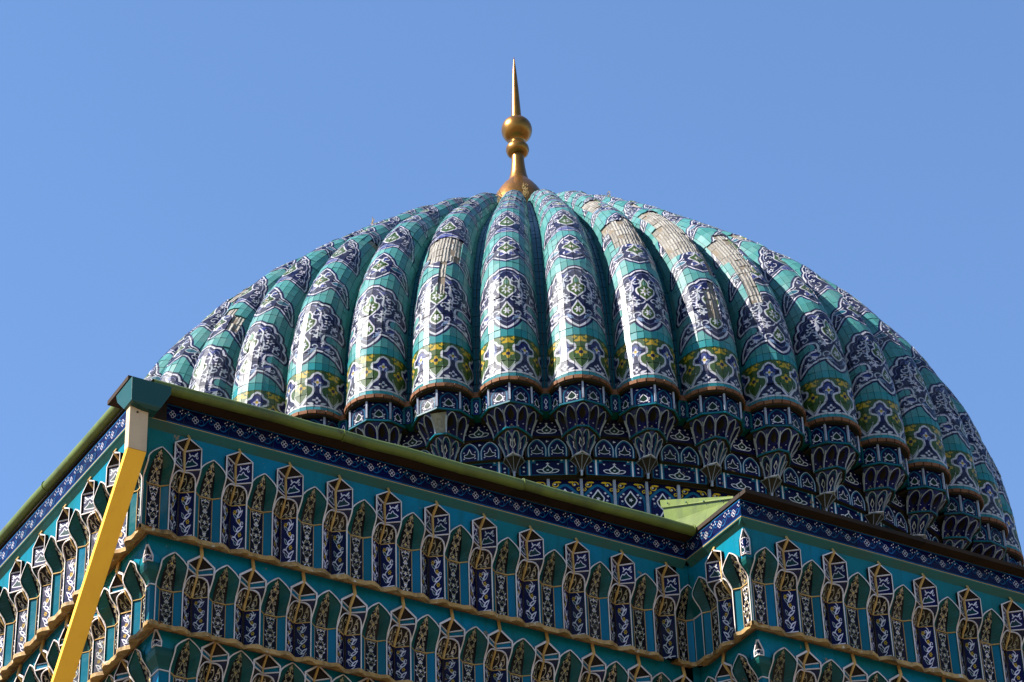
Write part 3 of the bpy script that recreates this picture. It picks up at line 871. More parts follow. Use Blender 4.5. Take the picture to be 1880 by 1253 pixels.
def strip_panel(p, q, z0, z1, m=0):           # vertical panel between two plan points
    mb = MB()
    mb.face([(p[0], p[1], z0), (q[0], q[1], z0), (q[0], q[1], z1), (p[0], p[1], z1)], [(0, 0), (1, 0), (1, 1), (0, 1)], m)
    return mb
def niche(b0, b1, t0_, t1_, z0, z1, depth, name, mat, nx=6, nz=10):
    """hollow cell with a pointed head; its two edges lean out from the plan points b0, b1 below to t0_, t1_ above"""
    mb = MB(); V = lambda p: Vector((p[0], p[1], 0))
    B0, B1, T0, T1 = V(b0), V(b1), V(t0_), V(t1_)
    H = z1 - z0; hd = .50
    def edge(s, t):
        e = t ** 2.0
        return B0.lerp(T0, e) if s == 0 else B1.lerp(T1, e)
    def pt(a, t):
        P, Q = edge(0, t), edge(1, t); d = Q - P
        inn = Vector((-d.y, d.x, 0)).normalized()
        if inn.y < 0: inn = -inn
        q = max(0.0, (t - hd) / (1 - hd))
        x = .5 + (a - .5) * (max(0.0, 1 - q ** 2.0)) ** .62
        dep = depth * math.cos((a - .5) * math.pi) * (1 - q ** 2.5)
        v = P + d * x + inn * dep
        return (v.x, v.y, z0 + H * t * .97)
    for i in range(nz):
        for j in range(nx):
            u0, u1, a0, a1 = i / nz, (i + 1) / nz, j / nx, (j + 1) / nx
            mb.face([pt(a0, u0), pt(a1, u0), pt(a1, u1), pt(a0, u1)], [(a0, u0), (a1, u0), (a1, u1), (a0, u1)], 0)
    for s in (0, 1):                          # spandrels
        for i in range(int(hd * nz), nz):
            u0, u1 = i / nz, (i + 1) / nz
            e0, e1 = edge(s, u0), edge(s, u1)
            mb.face([(e0.x, e0.y, z0 + H * u0 * .97), pt(s, u0), pt(s, u1), (e1.x, e1.y, z0 + H * u1 * .97)], None, 1)
    mb.face([(T0.x, T0.y, z0 + H * .97), (T1.x, T1.y, z0 + H * .97), (T1.x, T1.y, z1), (T0.x, T0.y, z1)], None, 1)
    out = Vector((0, -.005, 0))
    head = [tuple(Vector(pt(0, t)) + out) for t in (.5, .6, .7, .8, .88, .94, .98, 1)] + [tuple(Vector(pt(1, t)) + out) for t in (1, .98, .94, .88, .8, .7, .6, .5)]
    mb.bar(head, .012, 2)
    for s in (0, 1):
        mb.bar([(edge(s, t).x, edge(s, t).y - .005, z0 + H * t * .97) for t in np.linspace(0, .85, 6)], .023, 2, taper=[.7, .75, .85, 1, 1.1, .7])
    return mb.mesh(name, [mat, M['navy'], M['barw'], M['hoodline']])
def cap(plan, z, m=0, back=-7.1, up=False):
    mb = MB()
    pts = [(p[0], p[1], z) for p in plan] + [(plan[-1][0], back, z), (plan[0][0], back, z)]
    mb.face(pts if up else pts[::-1], None, m)
    return mb

T1P = [(-.44, -7.60), (-.31, -7.84), (0, -7.985), (.31, -7.84), (.44, -7.60)]
T2T = [(-.40, -7.60), (-.28, -7.80), (-.125, -7.935), (.125, -7.935), (.28, -7.80), (.40, -7.60)]      # middle tier, top and foot
T2B = [(-.27, -7.46), (-.20, -7.60), (-.08, -7.75), (.08, -7.75), (.20, -7.60), (.27, -7.46)]
T3T = [(-.24, -7.45), (-.14, -7.62), (0, -7.75), (.14, -7.62), (.24, -7.45)]                           # lower tier, top and foot
T3B = [(-.12, -7.38), (-.07, -7.47), (0, -7.545), (.07, -7.47), (.12, -7.38)]
Z1, Z2, Z3, Z4 = -.095, -.43, -.715, -1.01
pieces = {'upper_corbel': [], 'middle_corbel': [], 'lower_corbel': [], 'pendant': []}
# upper corbel: body = white bars + shelf, panels as sub-parts
mb = MB()
for q in (1, 2, 3):
    x, y = T1P[q]; mb.bar([(x, y - .006, Z2 + .05), (x, y - .006, Z1)], .026, 0)
zz = [(T1P[q][0] * 1.01, T1P[q][1] - .012, Z2 + .018) for q in range(5)]
mb.bar(zz, .024, 1)
pts = cap(T1P, Z2 + .012); mb.face([pts.v[i] for i in pts.f[0]], None, 2)
pieces['upper_corbel'] = (mb.mesh('upper_corbel', [M['barw'], M['shelf'], M['soot']]),
    [('corbel_panel', strip_panel(T1P[q], T1P[q + 1], Z2 + .02, Z1).mesh('corbel_panel', [M['corbel']])) for q in range(4)])
mb = MB()
mb.bar([(T2B[q][0], T2B[q][1] - .012, Z3 + .012) for q in range(0, 6)], .022, 1)
pts = cap(T2B, Z3); mb.face([pts.v[i] for i in pts.f[0]], None, 2)
pieces['middle_corbel'] = (mb.mesh('middle_corbel', [M['barw'], M['shelf'], M['soot']]),
    [('cell', niche(T2B[q], T2B[q + 1], T2T[q], T2T[q + 1], Z3, Z2 + .01, .085 if q == 2 else .075, 'cell', M['cell'])) for q in range(5)])
mb = MB()
mb.bar([(T3B[q][0] * 1.1, T3B[q][1] - .012, Z4 + .01) for q in range(5)], .016, 3)
pts = cap(T3B, Z4); mb.face([pts.v[i] for i in pts.f[0]], None, 2)
pieces['lower_corbel'] = (mb.mesh('lower_corbel', [M['barw'], M['shelf'], M['soot'], M['white']]),
    [('cell', niche(T3B[q], T3B[q + 1], T3T[q], T3T[q + 1], Z4, Z3 + .01, .05, 'cell', M['diamond'])) for q in range(4)])
# pendant: a ribbed fan narrowing to a thin shaft
mb = MB(); fan = []
for t in np.linspace(0, 1, 7):
    rr = .135 * (1 - t) ** 1.4 + .02; z = Z4 - .005 - .19 * t
    fan.append([(rr * math.sin(a), -7.32 - rr * 1.3 * math.cos(a), z) for a in np.radians([-90, -45, 0, 45, 90])])
for i in range(6):
    for j in range(4): mb.face([fan[i + 1][j], fan[i + 1][j + 1], fan[i][j + 1], fan[i][j]], None, 0)
for j in range(5): mb.bar([(p[0], p[1] - .004, p[2]) for p in [f[j] for f in fan]], .009, 1)
mb.bar([(p[0], p[1] - .006, p[2]) for p in fan[0]], .014, 1)
mb.bar([(0, -7.345, Z4 - .18), (0, -7.335, -1.27)], .03, 2)
pieces['pendant'] = (mb.mesh('pendant', [M['soot'], M['hoodline'], M['barw']]), [])

def tablet(x, y, z0, z1, mat, arch=0.0, frame=.03, back=-7.1, fm='soot'):
    """flat panel with an arched head in a sooty frame that stands proud of it"""
    front, fr = MB(), MB(); n = 10
    pts = [(-x, z0)] + [(-x * math.cos(t), z1 - arch + arch * math.sin(t)) for t in np.linspace(0, math.pi / 2, n)] + \
          [(x * math.sin(t), z1 - arch + arch * math.cos(t)) for t in np.linspace(0, math.pi / 2, n)][1:] + [(x, z0)]
    if arch <= 0: pts = [(-x, z0), (-x, z1), (x, z1), (x, z0)]
    front.face([(p[0], y, p[1]) for p in pts[::-1]], [((p[0] + x) / (2 * x), (p[1] - z0) / (z1 - z0)) for p in pts[::-1]], 0)
    for a, b in zip(pts[:-1], pts[1:]):
        fr.face([(a[0], y, a[1]), (b[0], y, b[1]), (b[0], back, b[1]), (a[0], back, a[1])][::-1], None, 0)
    fr.bar([(p[0] * 1.03, y - .012, p[1] + (.012 if p[1] > z0 + .01 else 0)) for p in pts], frame, 0)
    fr.face([(-x, y, z0), (-x, back, z0), (x, back, z0), (x, y, z0)], None, 0)
    return front, fr
def tablet_part(name, *a, **k):
    f, fr = tablet(*a, **k)
    return (fr.mesh(name, [M[k.get('fm', 'soot')]]), [('painted_panel', f.mesh('painted_panel', [M[a[4]]]))])
between = [
    ('diamond_niche', tablet_part('diamond_niche', .058, -7.64, -.37, -.10, 'diamond', .05, .03, fm='valley')),
    ('lotus_niche', tablet_part('lotus_niche', .27, -7.44, -.665, -.36, 'lotus', .17, .024)),
    ('twin_arch_niche', tablet_part('twin_arch_niche', .30, -7.385, -.985, -.665, 'twin', .14, .022)),
    ('lotus_frame', tablet_part('lotus_frame', .41, -7.31, -1.245, -.975, 'rect', .05, .02)),
]
band = []
for hs in (-1, 1):
    a = hs * PITCHA / 4; rr = 7.20; w = .5 * rr * PITCHA / 2
    f = MB()
    pA = (rr * math.sin(a) - w * math.cos(a), -rr * math.cos(a) - w * math.sin(a)); pB = (rr * math.sin(a) + w * math.cos(a), -rr * math.cos(a) + w * math.sin(a))
    f.face([(pA[0], pA[1], -2.05), (pB[0], pB[1], -2.05), (pB[0], pB[1], -1.255), (pA[0], pA[1], -1.255)], [(0, 0), (1, 0), (1, 1), (0, 1)], 0)
    f.face([(pA[0], pA[1], -1.255), (pB[0], pB[1], -1.255), (pB[0], pB[1] + .3, -1.255), (pA[0], pA[1] + .3, -1.255)], None, 1)
    f.bar([(pA[0], pA[1] - .012, -2.05), (pA[0], pA[1] - .012, -1.262)], .040, 2)
    f.bar([(pA[0], pA[1] - .006, -1.25), (pB[0], pB[1] - .006, -1.25)], .028, 1)
    band.append(f.mesh('drum_panel', [M['band'], M['soot'], M['barw']]))

for k in RIBS:
    az = (k + PHASE) * PITCHA
    if -6 <= k <= 9:
        ed = inst('brick_edge', bed_me, dome, rz=az)
        for me in brick_me: inst('brick', me, ed)
    else:
        ed = inst('brick_edge', bed_me, dome, rz=az); tag(inst('brick_course', edge_me, ed), kind='stuff')
    for nm in ('upper_corbel', 'middle_corbel', 'lower_corbel', 'pendant'):
        me, sub = pieces[nm]
        o = inst(nm, me, dome, rz=az)
        for sn, sm in sub:
            if k == -1 and nm == 'middle_corbel' and sm is sub[2][1]: continue      # this cell has lost its tile
            inst(sn, sm, o)
    for nm, (me, sub) in between:
        o = inst(nm, me, dome, rz=az + PITCHA / 2)
        for sn, sm in sub: inst(sn, sm, o)
    for me in band: inst('drum_panel', me, dome, rz=az)
# bare stone behind the lost corbel cell
mb = MB(); p, q = T2B[2], T2B[3]
mb.face([(p[0], p[1] + .03, Z3), (q[0], q[1] + .03, Z3), (q[0] + .04, q[1] - .15, Z2), (p[0] - .04, p[1] - .15, Z2)], [(0, 0), (.02, 0), (.02, .2), (0, .2)], 0, .8)
tag(inst('bare_stone', mb.mesh('bare_stone', [M['backing']]), dome, rz=(-1 + PHASE) * PITCHA), label='pale bare stone where a corbel tile has fallen')

# ------------------------------------------------------------------ finial
fin = empty('finial', dome, (-.045, 0, 0))
fin['label'] = 'gilded finial with bell foot, ring, ball and long spike'
def lathe_part(name, prof, seg=48):
    mb = MB(); mb.lathe(prof, seg); return mb.build(name, [M['gold']], fin, True, True)
lathe_part('bell', [(.62, 8.2), (.60, 8.6), (.56, 8.9), (.50, 9.12), (.44, 9.27), (.37, 9.40), (.29, 9.52), (.215, 9.61), (.20, 9.625)])
lathe_part('neck', [(.205, 9.615), (.185, 9.66), (.155, 9.78), (.13, 9.95), (.118, 10.1), (.115, 10.24)])
lathe_part('ring', [(.115, 10.235), (.15, 10.245), (.195, 10.29), (.215, 10.36), (.205, 10.43), (.17, 10.48), (.125, 10.495)])
lathe_part('ball', [(.125, 10.495), (.13, 10.55)] + [(.285 * math.cos(a), 10.835 + .285 * math.sin(a)) for a in np.linspace(-1.08, 1.24, 16)])
lathe_part('spike', [(.096, 11.09), (.092, 11.2), (.080, 11.45), (.06, 11.85), (.035, 12.25), (.012, 12.52), (0, 12.62)])

# ------------------------------------------------------------------ tiled portal in front of the dome
AR, AL = math.radians(30.8), math.radians(-57.2)
def frame_axes(a): return Vector((math.cos(a), math.sin(a), 0)), Vector((-math.sin(a), math.cos(a), 0))   # along the wall, into the wall
XR, YR = frame_axes(AR); XL, YL = frame_axes(AL)
PA = Vector((-4.1499, -16.9316, 0))            # outer corner by the downpipe
LEN_R, LEN_S, LEN_L, LEN_R2 = 6.868, 1.112, 9.0, 7.5
PC = PA + XR * LEN_R                           # re-entrant corner
PB = PC + XL * LEN_S                           # second outer corner
STEP = .25                                     # each tier of niches stands this far back from the one above
portal = empty('tiled_portal', None, (PA.x, PA.y, GZ))
tag(portal, 'stepped portal wall in turquoise tiles with tiers of arched niches, below the dome', 'building')

def place(o, P, ang, x, y=0.0, z=0.0):
    X, Y = frame_axes(ang)
    w = P + X * x + Y * y
    o.location = (w.x - PA.x, w.y - PA.y, z - GZ)
    o.rotation_euler = (0, 0, ang)
    return o

PU = .603
HWA, HWT, CWA, DA, DB = .155, .1485, .0765, .064, .105        # half widths and depths of the two kinds of niche
KC = .967                                      # set-back along a wall per metre of set-back of its neighbour at a corner
LEAN = .12                                     # the heads of the niches lean this far out over their feet
HWB, HWX = PU / 2 - HWA, PU / 2 - HWT
TIERS = [dict(zb=-7.54, zj=-6.98, za=-6.613, zx=-6.77, zg=-6.515, zt=-6.42, top=-6.335),
         dict(zb=-8.495, zj=-8.066, za=-7.70, zx=-7.85, zg=-7.778, zt=-7.663, top=-7.495),
         dict(zb=-9.33, zj=-8.90, za=-8.53, zx=-8.68, zg=-8.61, zt=-8.493, top=-8.45)]
def smoothstep(t):
    t = min(max(t, 0.0), 1.0); return t * t * (3 - 2 * t)
def lean(T, z): return LEAN * (1 - smoothstep((z - T['zj']) / (T['zx'] - T['zj'])))
def arch_hw(T, z):
    if z <= T['zx']:
        return HWA + (HWT - HWA) * min(max((z - T['zj']) / (T['zx'] - T['zj']), 0), 1)
    return HWT * (1 - min((z - T['zx']) / (T['za'] - T['zx']), 1) ** 1.6)
def arch_z(T, a):
    return T['zx'] + (T['za'] - T['zx']) * (max(0.0, 1 - abs(a) / HWT)) ** (1 / 1.6)
FULL = [(0, 0), (1, 0), (1, 1), (0, 1)]

def make_arched(T, ti):
    zb, zj, za = T['zb'], T['zj'], T['za']
    tr = MB()                                  # white outline and the joint between hood and wall
    zs = list(np.linspace(zj, T['zx'], 7)) + [T['zx'] + (za - T['zx']) * q for q in (.15, .3, .45, .6, .75, .88, 1)]
    n = len(zs) - 1
    for s in (-1, 1):
        tr.band([(s * HWA, zb, LEAN), (s * HWA, zj - .01, LEAN)] + [(s * arch_hw(T, z), z, lean(T, z)) for z in zs], .0145, -.010, .036, 0, jit=.2)
    tr.bar([(-HWA, LEAN - .006, zj), (-CWA, LEAN + DA - .006, zj), (CWA, LEAN + DA - .006, zj), (HWA, LEAN - .006, zj)], .010, 1, jit=.4)
    for s in (-1, 1): tr.bar([(s * CWA, LEAN + DA - .002, zb), (s * CWA, LEAN + DA - .002, zj)], .006, 1)
    out = [('arched_niche', tr.mesh('arched_niche', [M['white'], M['mortar'], M['teal']]))]
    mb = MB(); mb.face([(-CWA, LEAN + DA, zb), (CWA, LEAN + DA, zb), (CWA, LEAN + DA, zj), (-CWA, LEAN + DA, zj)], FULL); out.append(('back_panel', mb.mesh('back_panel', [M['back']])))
    for s in (-1, 1):
        mb = MB(); a, b = (s * HWA, LEAN), (s * CWA, LEAN + DA)
        if s > 0: a, b = b, a
        mb.face([(a[0], a[1], zb), (b[0], b[1], zb), (b[0], b[1], zj), (a[0], a[1], zj)], FULL); out.append(('side_panel', mb.mesh('side_panel', [M['strip']])))
    tt = [(z - zj) / (za - zj) for z in zs]
    cw = lambda t: CWA * (1 - t ** 3.0)
    cy = lambda t: (LEAN + DA) * (1 - t ** 1.5) + .002
    zc = lambda t: zj + (za - zj) * .975 * t
    mb = MB()
    for q in range(n):
        t0, t1 = tt[q], tt[q + 1]
        mb.face([(-cw(t0), cy(t0), zc(t0)), (cw(t0), cy(t0), zc(t0)), (cw(t1), cy(t1), zc(t1)), (-cw(t1), cy(t1), zc(t1))], [(.5 - .5 * cw(t0) / CWA, t0), (.5 + .5 * cw(t0) / CWA, t0), (.5 + .5 * cw(t1) / CWA, t1), (.5 - .5 * cw(t1) / CWA, t1)])
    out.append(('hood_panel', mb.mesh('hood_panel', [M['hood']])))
    for s in (-1, 1):
        mb = MB()
        for q in range(n):
            t0, t1, z0, z1 = tt[q], tt[q + 1], zs[q], zs[q + 1]
            f = [(s * arch_hw(T, z0), lean(T, z0), z0), (s * cw(t0), cy(t0) - .002, zc(t0)), (s * cw(t1), cy(t1) - .002, zc(t1)), (s * arch_hw(T, z1), lean(T, z1), z1)]
            mb.face(f if s < 0 else f[::-1])
        out.append(('hood_side', mb.mesh('hood_side', [M['teal']])))
    return out

def make_lantern(T, ti):
    zb, zj, zx, zg, zt = T['zb'], T['zj'], T['zx'], T['zg'], T['zt']
    bw = lambda z: PU / 2 - arch_hw(T, z) if z < zx else HWX
    def fp(s, f, z, out=0.0):                  # point on a face of the V: f = 0 at the inner corner, 1 at the front edge
        return (s * f * bw(z), lean(T, z) + DB * (1 - f) - out, z)
    tr = MB(); za0 = zx - .02
    arcz = lambda f: zj + (za0 - zj) * math.sqrt(max(0.0, 1 - f ** 2.2))
    for s in (-1, 1):
        tr.band([(s * bw(zx), zx), (s * bw(zg), zg), (0, zt)], .016 if ti == 0 else .022, -.012, .036, 0, jit=.2)
        tr.bar([fp(s, f, arcz(f), .006) for f in np.linspace(0, 1, 9)], .013, 0, jit=.2)
        tr.bar([fp(s, 0, zx, .006), fp(s, 1, zx, .006)], .013, 0, jit=.2)
        tr.bar([fp(s, 1, zg, .004), fp(s, 0, zg - .015, .006)], .012, 0, jit=.2)
        tr.bar([fp(s, 0, zj, .003), fp(s, 1, zj, .003)], .008, 1, jit=.3)
    out = [('lantern_niche', tr.mesh('lantern_niche', [M['white'], M['mortar'], M['umber']]))]
    def face_grid(name, s, lo, hi, mat, nf=6, nz=1):
        mb = MB(); zl, zh = min(lo(0), lo(1)), max(hi(0), hi(1))
        for q in range(nf):
            for w in range(nz):
                f0, f1 = q / nf, (q + 1) / nf
                zz = lambda f, e: lo(f) + (hi(f) - lo(f)) * e
                c = [(f0, zz(f0, w / nz)), (f1, zz(f1, w / nz)), (f1, zz(f1, (w + 1) / nz)), (f0, zz(f0, (w + 1) / nz))]
                P = [fp(s, f, z) for f, z in c]; uv = [(f, (z - zl) / (zh - zl)) for f, z in c]
                if s > 0: mb.face(P, uv)
                else: mb.face(P[::-1], uv[::-1])
        out.append((name, mb.mesh(name, [M[mat]])))
    for s in (-1, 1):
        face_grid('vine_panel', s, lambda f: zb, lambda f: zj, 'vee', 1)
        face_grid('arch_panel', s, lambda f: zj, arcz, 'arch', 8, 4)
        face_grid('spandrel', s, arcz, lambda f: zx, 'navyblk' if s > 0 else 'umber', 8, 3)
        face_grid('lantern_panel', s, lambda f: zx, lambda f: zg - .015 * (1 - f), 'lantern' if ti == 0 else 'strip', 1)
        mb = MB(); P = [fp(s, 0, zg - .015), fp(s, 1, zg), (0, -.001, zt)]
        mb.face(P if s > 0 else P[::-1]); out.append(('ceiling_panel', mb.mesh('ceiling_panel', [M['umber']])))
    mb = MB()                                  # mortar run down the ridge and the inner corner
    run = [(0, FY - .010, T['top'] - (.03 if ti == 0 else 0)), (.004, -.014, zt), (-.004, DB - .012, zg - .015), (.003, DB - .014, zx)] + [(0, lean(T, z) + DB - .016, z) for z in np.linspace(zx, zj, 5)[1:]]
    mb.bar(run, .034, 0, jit=.3, sides=6, taper=[.9, 1.1, .9, .7, .7, .8, .9, .7])
    mb.bar([(0, LEAN + DB - .012, zj), (.004, LEAN + DB - .012, (zj + zb) / 2), (0, LEAN + DB - .014, zb - .02)], .018, 1, jit=.3, sides=6)
    out.append(('mortar_run', mb.mesh('mortar_run', [M['mortar'], M['soot']])))
    return out

FY = .028                                      # the plain field lies this far behind the rims
def clip_line(pts, xa, xb):
    """part of a polyline (x, value) between xa and xb"""
    out = []
    for p, q in zip(pts[:-1], pts[1:]):
        x0, x1 = p[0], q[0]
        if x1 <= xa or x0 >= xb:
            continue
        f = lambda x: p[1] + (q[1] - p[1]) * ((x - x0) / (x1 - x0) if x1 > x0 else 0)
        a, b = max(x0, xa), min(x1, xb)
        if not out or abs(out[-1][0] - a) > 1e-6 or abs(out[-1][1] - f(a)) > 1e-6: out.append((a, f(a)))
        out.append((b, f(b)))
    return out
def make_fascia(T, xa=-PU / 2, xb=PU / 2):     # plain glazed field over one unit, cut round the arch and the lanterns
    mb = MB(); top = T['top']; e = HWT
    low = [(-PU / 2, T['zt']), (-e, T['zg']), (-e + 1e-4, arch_z(T, e))] + [(-e * math.cos(a), arch_z(T, e * math.cos(a))) for a in np.linspace(.05, math.pi - .05, 21)] + [(e - 1e-4, arch_z(T, e)), (e, T['zg']), (PU / 2, T['zt'])]
    low = clip_line(low, xa + .002, xb - .002)
    for p, q in zip(low[:-1], low[1:]):
        if q[0] - p[0] > 1e-6: mb.face([(p[0], FY, p[1]), (q[0], FY, q[1]), (q[0], FY, top), (p[0], FY, top)])
    return mb.mesh('glazed_field', [M['turq']])

def make_ledge(T, xa=-PU / 2, xb=PU / 2, seed=0):   # ochre shelf under one unit, following the niches in plan
    mb = MB(); o = .016; rg = random.Random(seed)
    plan = [(-PU / 2, DB * .62), (-HWA - .03, -o), (-HWA + .012, -o), (-CWA - .01, DA * .5 - o), (CWA + .01, DA * .5 - o), (HWA - .012, -o), (HWA + .03, -o), (PU / 2, DB * .62)]
    plan = [(x, y + LEAN) for x, y in plan]
    fine = []
    for p, q in zip(plan[:-1], plan[1:]):      # broken, hand-cast edge
        n = 3 if q[0] - p[0] > .08 else 1
        for k in range(n): fine.append((p[0] + (q[0] - p[0]) * k / n, p[1] + (q[1] - p[1]) * k / n + (rg.uniform(-.010, .010) if (fine and k) else 0)))
    fine.append(plan[-1])
    plan = clip_line(fine, xa, xb)
    z1, z0 = T['zb'] + .004, T['zb'] - .046
    jz = [rg.uniform(-.010, .010) for _ in plan]; jz[0] = jz[-1] = 0
    for q in range(len(plan) - 1):
        a, b = plan[q], plan[q + 1]
        mb.face([(a[0], a[1], z0 + jz[q]), (b[0], b[1], z0 + jz[q + 1]), (b[0], b[1], z1), (a[0], a[1], z1)], None, 0, .2)
        mb.face([(a[0], STEP + FY + .01, T['zb'] + .01), (b[0], STEP + FY + .01, T['zb'] + .01), (b[0], b[1], z0 + jz[q + 1]), (a[0], a[1], z0 + jz[q])], None, 0, .5)
        mb.face([(a[0], a[1], z1), (b[0], b[1], z1), (b[0], LEAN + DB + .02, z1), (a[0], LEAN + DB + .02, z1)], None, 0, .7)
    mb.bar([(plan[0][0], STEP - .006, T['zb'] + .004), (plan[-1][0], STEP - .006, T['zb'] + .004)], .022, 1)
    return mb.mesh('ledge', [M['ledge'], M['brick']])

KIT = [(make_arched(T, i), make_lantern(T, i), make_fascia(T), [make_ledge(T, seed=q) for q in range(5)]) for i, T in enumerate(TIERS)]

def put_unit(kit, P, ang, x, y, sx):
    root = None
    for nm, me in kit:
        o = bpy.data.objects.new(nm, me)
        if root is None:
            root = o; link(o, portal); place(o, P, ang, x, y); o.scale = (sx, 1, 1)
        else:
            link(o, root)
            o.location = (RNG.uniform(-.002, .002), RNG.uniform(0, .004), RNG.uniform(-.003, .003)); o.rotation_euler = (RNG.uniform(-.0005, .0005), RNG.uniform(-.0004, .0004), RNG.uniform(-.015, .015))
    return root

def wall_tier(ti, P, ang, x_first, pitch, count, x_lo, x_hi, lo_out, hi_out, n_lantern):
    """count arched niches from x_first on with lantern niches after each; lo_out, hi_out: does the wall turn an outer corner there"""
    T = TIERS[ti]; y = STEP * ti; sx = pitch / PU
    ka, kl, kf, kg = KIT[ti]
    f_lo, f_hi = x_lo + KC * (FY if lo_out else -FY), x_hi - KC * (FY if hi_out else -FY)             # ends of the plain field
    l_lo, l_hi = x_lo + KC * (LEAN if lo_out else -LEAN), x_hi - KC * (LEAN if hi_out else -LEAN)     # ends of the recessed foot
    for i in range(count):
        x = x_first + i * pitch
        put_unit(ka, P, ang, x, y, sx)
        for (a, b, nm, make, full) in ((f_lo, f_hi, 'glazed_field', make_fascia, kf), (l_lo, l_hi, 'ledge', make_ledge, None)):
            xa, xb = max(-PU / 2, (a - x) / sx), min(PU / 2, (b - x) / sx)
            cut = xa > -PU / 2 + 1e-4 or xb < PU / 2 - 1e-4
            me = make(T, xa, xb) if cut else (full or kg[RNG.randrange(5)])
            o = inst(nm, me, portal); place(o, P, ang, x, y); o.scale = (sx, 1, 1)
    for i in range(n_lantern):
        put_unit(kl, P, ang, x_first + (i + .5) * pitch, y, sx)
    # corner pieces from the last niche to the corner
    end = x_first + n_lantern * pitch - HWA * sx if n_lantern >= count else x_first + (count - 1) * pitch + HWA * sx
    zb, zj, zx, top = T['zb'], T['zj'], T['zx'], T['top']
    half = (l_hi - end) / 2 / HWA              # a narrower arched niche folded into a re-entrant corner
    folded = not hi_out and .5 < half < 1.3
    if folded:
        xe = (end + l_hi) / 2
        put_unit(ka, P, ang, xe, y, half)
        for nm, me in (('glazed_field', make_fascia(T, -HWT - .004, (f_hi - xe) / half)), ('ledge', make_ledge(T, -HWA, HWA))):
            o = inst(nm, me, portal); place(o, P, ang, xe, y); o.scale = (half, 1, 1)
    for (u0, f0, u1, f1) in ((l_lo, f_lo, x_first - HWA * sx, x_first - HWT * sx), (end, end + (HWA - HWT) * sx, l_hi, f_hi)):
        if folded and u0 == end: continue
        u0, u1 = (min(u0, u1), u1) if u0 != end else (u0, max(u0, u1))
        mb = MB(); lower = u1 - u0 > .004
        if lower: mb.face([(u0, LEAN, zb), (u1, LEAN, zb), (u1, LEAN, zj), (u0, LEAN, zj)], None, 1)
        zs = np.linspace(zj, zx, 6)
        for za_, zb_ in zip(zs[:-1], zs[1:]):
            ya, yb = max(lean(T, za_), FY), max(lean(T, zb_), FY); ka_, kb_ = (ya - FY) / (LEAN - FY), (yb - FY) / (LEAN - FY)
            xl = lambda k: (f0 + (u0 - f0) * k, f1 + (u1 - f1) * k)
            (a0, a1), (b0, b1) = xl(ka_), xl(kb_)
            mb.face([(a0, ya, za_), (a1, ya, za_), (b1, yb, zb_), (b0, yb, zb_)], None, 0)
        mb.face([(f0, FY + .004, zx), (f1, FY + .004, zx), (f1, FY + .004, top), (f0, FY + .004, top)], None, 4)
        if lower: mb.bar([(u0, LEAN - .006, zj), (u1, LEAN - .006, zj)], .012, 3)
        if lower: mb.face([(u0, STEP + FY + .012, zb + .012), (u1, STEP + FY + .012, zb + .012), (u1, LEAN - .012, zb - .046), (u0, LEAN - .012, zb - .046)], None, 2)
        if lower: mb.face([(u0, LEAN - .012, zb - .046), (u1, LEAN - .012, zb - .046), (u1, LEAN - .012, zb + .004), (u0, LEAN - .012, zb + .004)], None, 2)
        side = 0 if u0 != end else 1
        if (lo_out, hi_out)[side] and abs(f1 - f0) < .6:      # half of the small lantern that stands on an outer corner
            xc, sg = (f0, 1) if side == 0 else (f1, -1)
            w_, y_, zz0, zz1, zz2 = .062, FY - .006, zx + .03, T['zg'] - .02, T['zt'] - .005
            if ti: zz0, zz1 = zx - .0, T['zg'] - .01
            q = lambda x, z: (xc + sg * x, y_, z)
            f = [q(0, zz0), q(w_, zz0), q(w_, zz1), q(0, zz1)]; uv = [(.1, .1), (.6, .1), (.6, .9), (.1, .9)]
            if sg < 0: f, uv = f[::-1], uv[::-1]
            cl = MB(); cl.face(f, uv, 0)
            f = [q(0, zz1), q(w_, zz1), q(0, zz2)]; cl.face(f if sg > 0 else f[::-1], None, 1)
            cl.bar([q(0, zz2 + .004), q(w_, zz1), q(w_, zz0), q(0, zz0)], .016, 2); cl.bar([q(0, zz1), q(w_, zz1)], .010, 2)
            place(cl.build('corner_lantern', [M['lantern'], M['umber'], M['white']], portal), P, ang, 0, y)
        o = mb.build('corner_panel', [M['teal'], M['strip'], M['ledge'], M['white'], M['turq']], portal)
        place(o, P, ang, 0, y)

PRI, PR2, PS_, PL = .601, .636, .610, .650
for ti in range(3):
    d = KC * STEP * ti; h = .5 * (ti % 2) + (1 if ti == 2 else 0)
    c = 11
    wall_tier(ti, PA, AR, .27 + h * PRI, PRI, c, d, LEN_R + d, True, False, c)
    c = 11
    wall_tier(ti, PA, AL, -(.285 + h * PL + (c - 1) * PL), PL, c, -LEN_L - 2, -d, True, True, c - 1)
    wall_tier(ti, PC, AL, .22 - (.5 * PS_ if ti == 1 else (PS_ if ti == 2 else 0)), PS_, 2, -d, LEN_S - d, False, True, 1)
    wall_tier(ti, PB, AR, .285 + h * PR2, PR2, 10, d, LEN_R2 + d, True, True, 10)

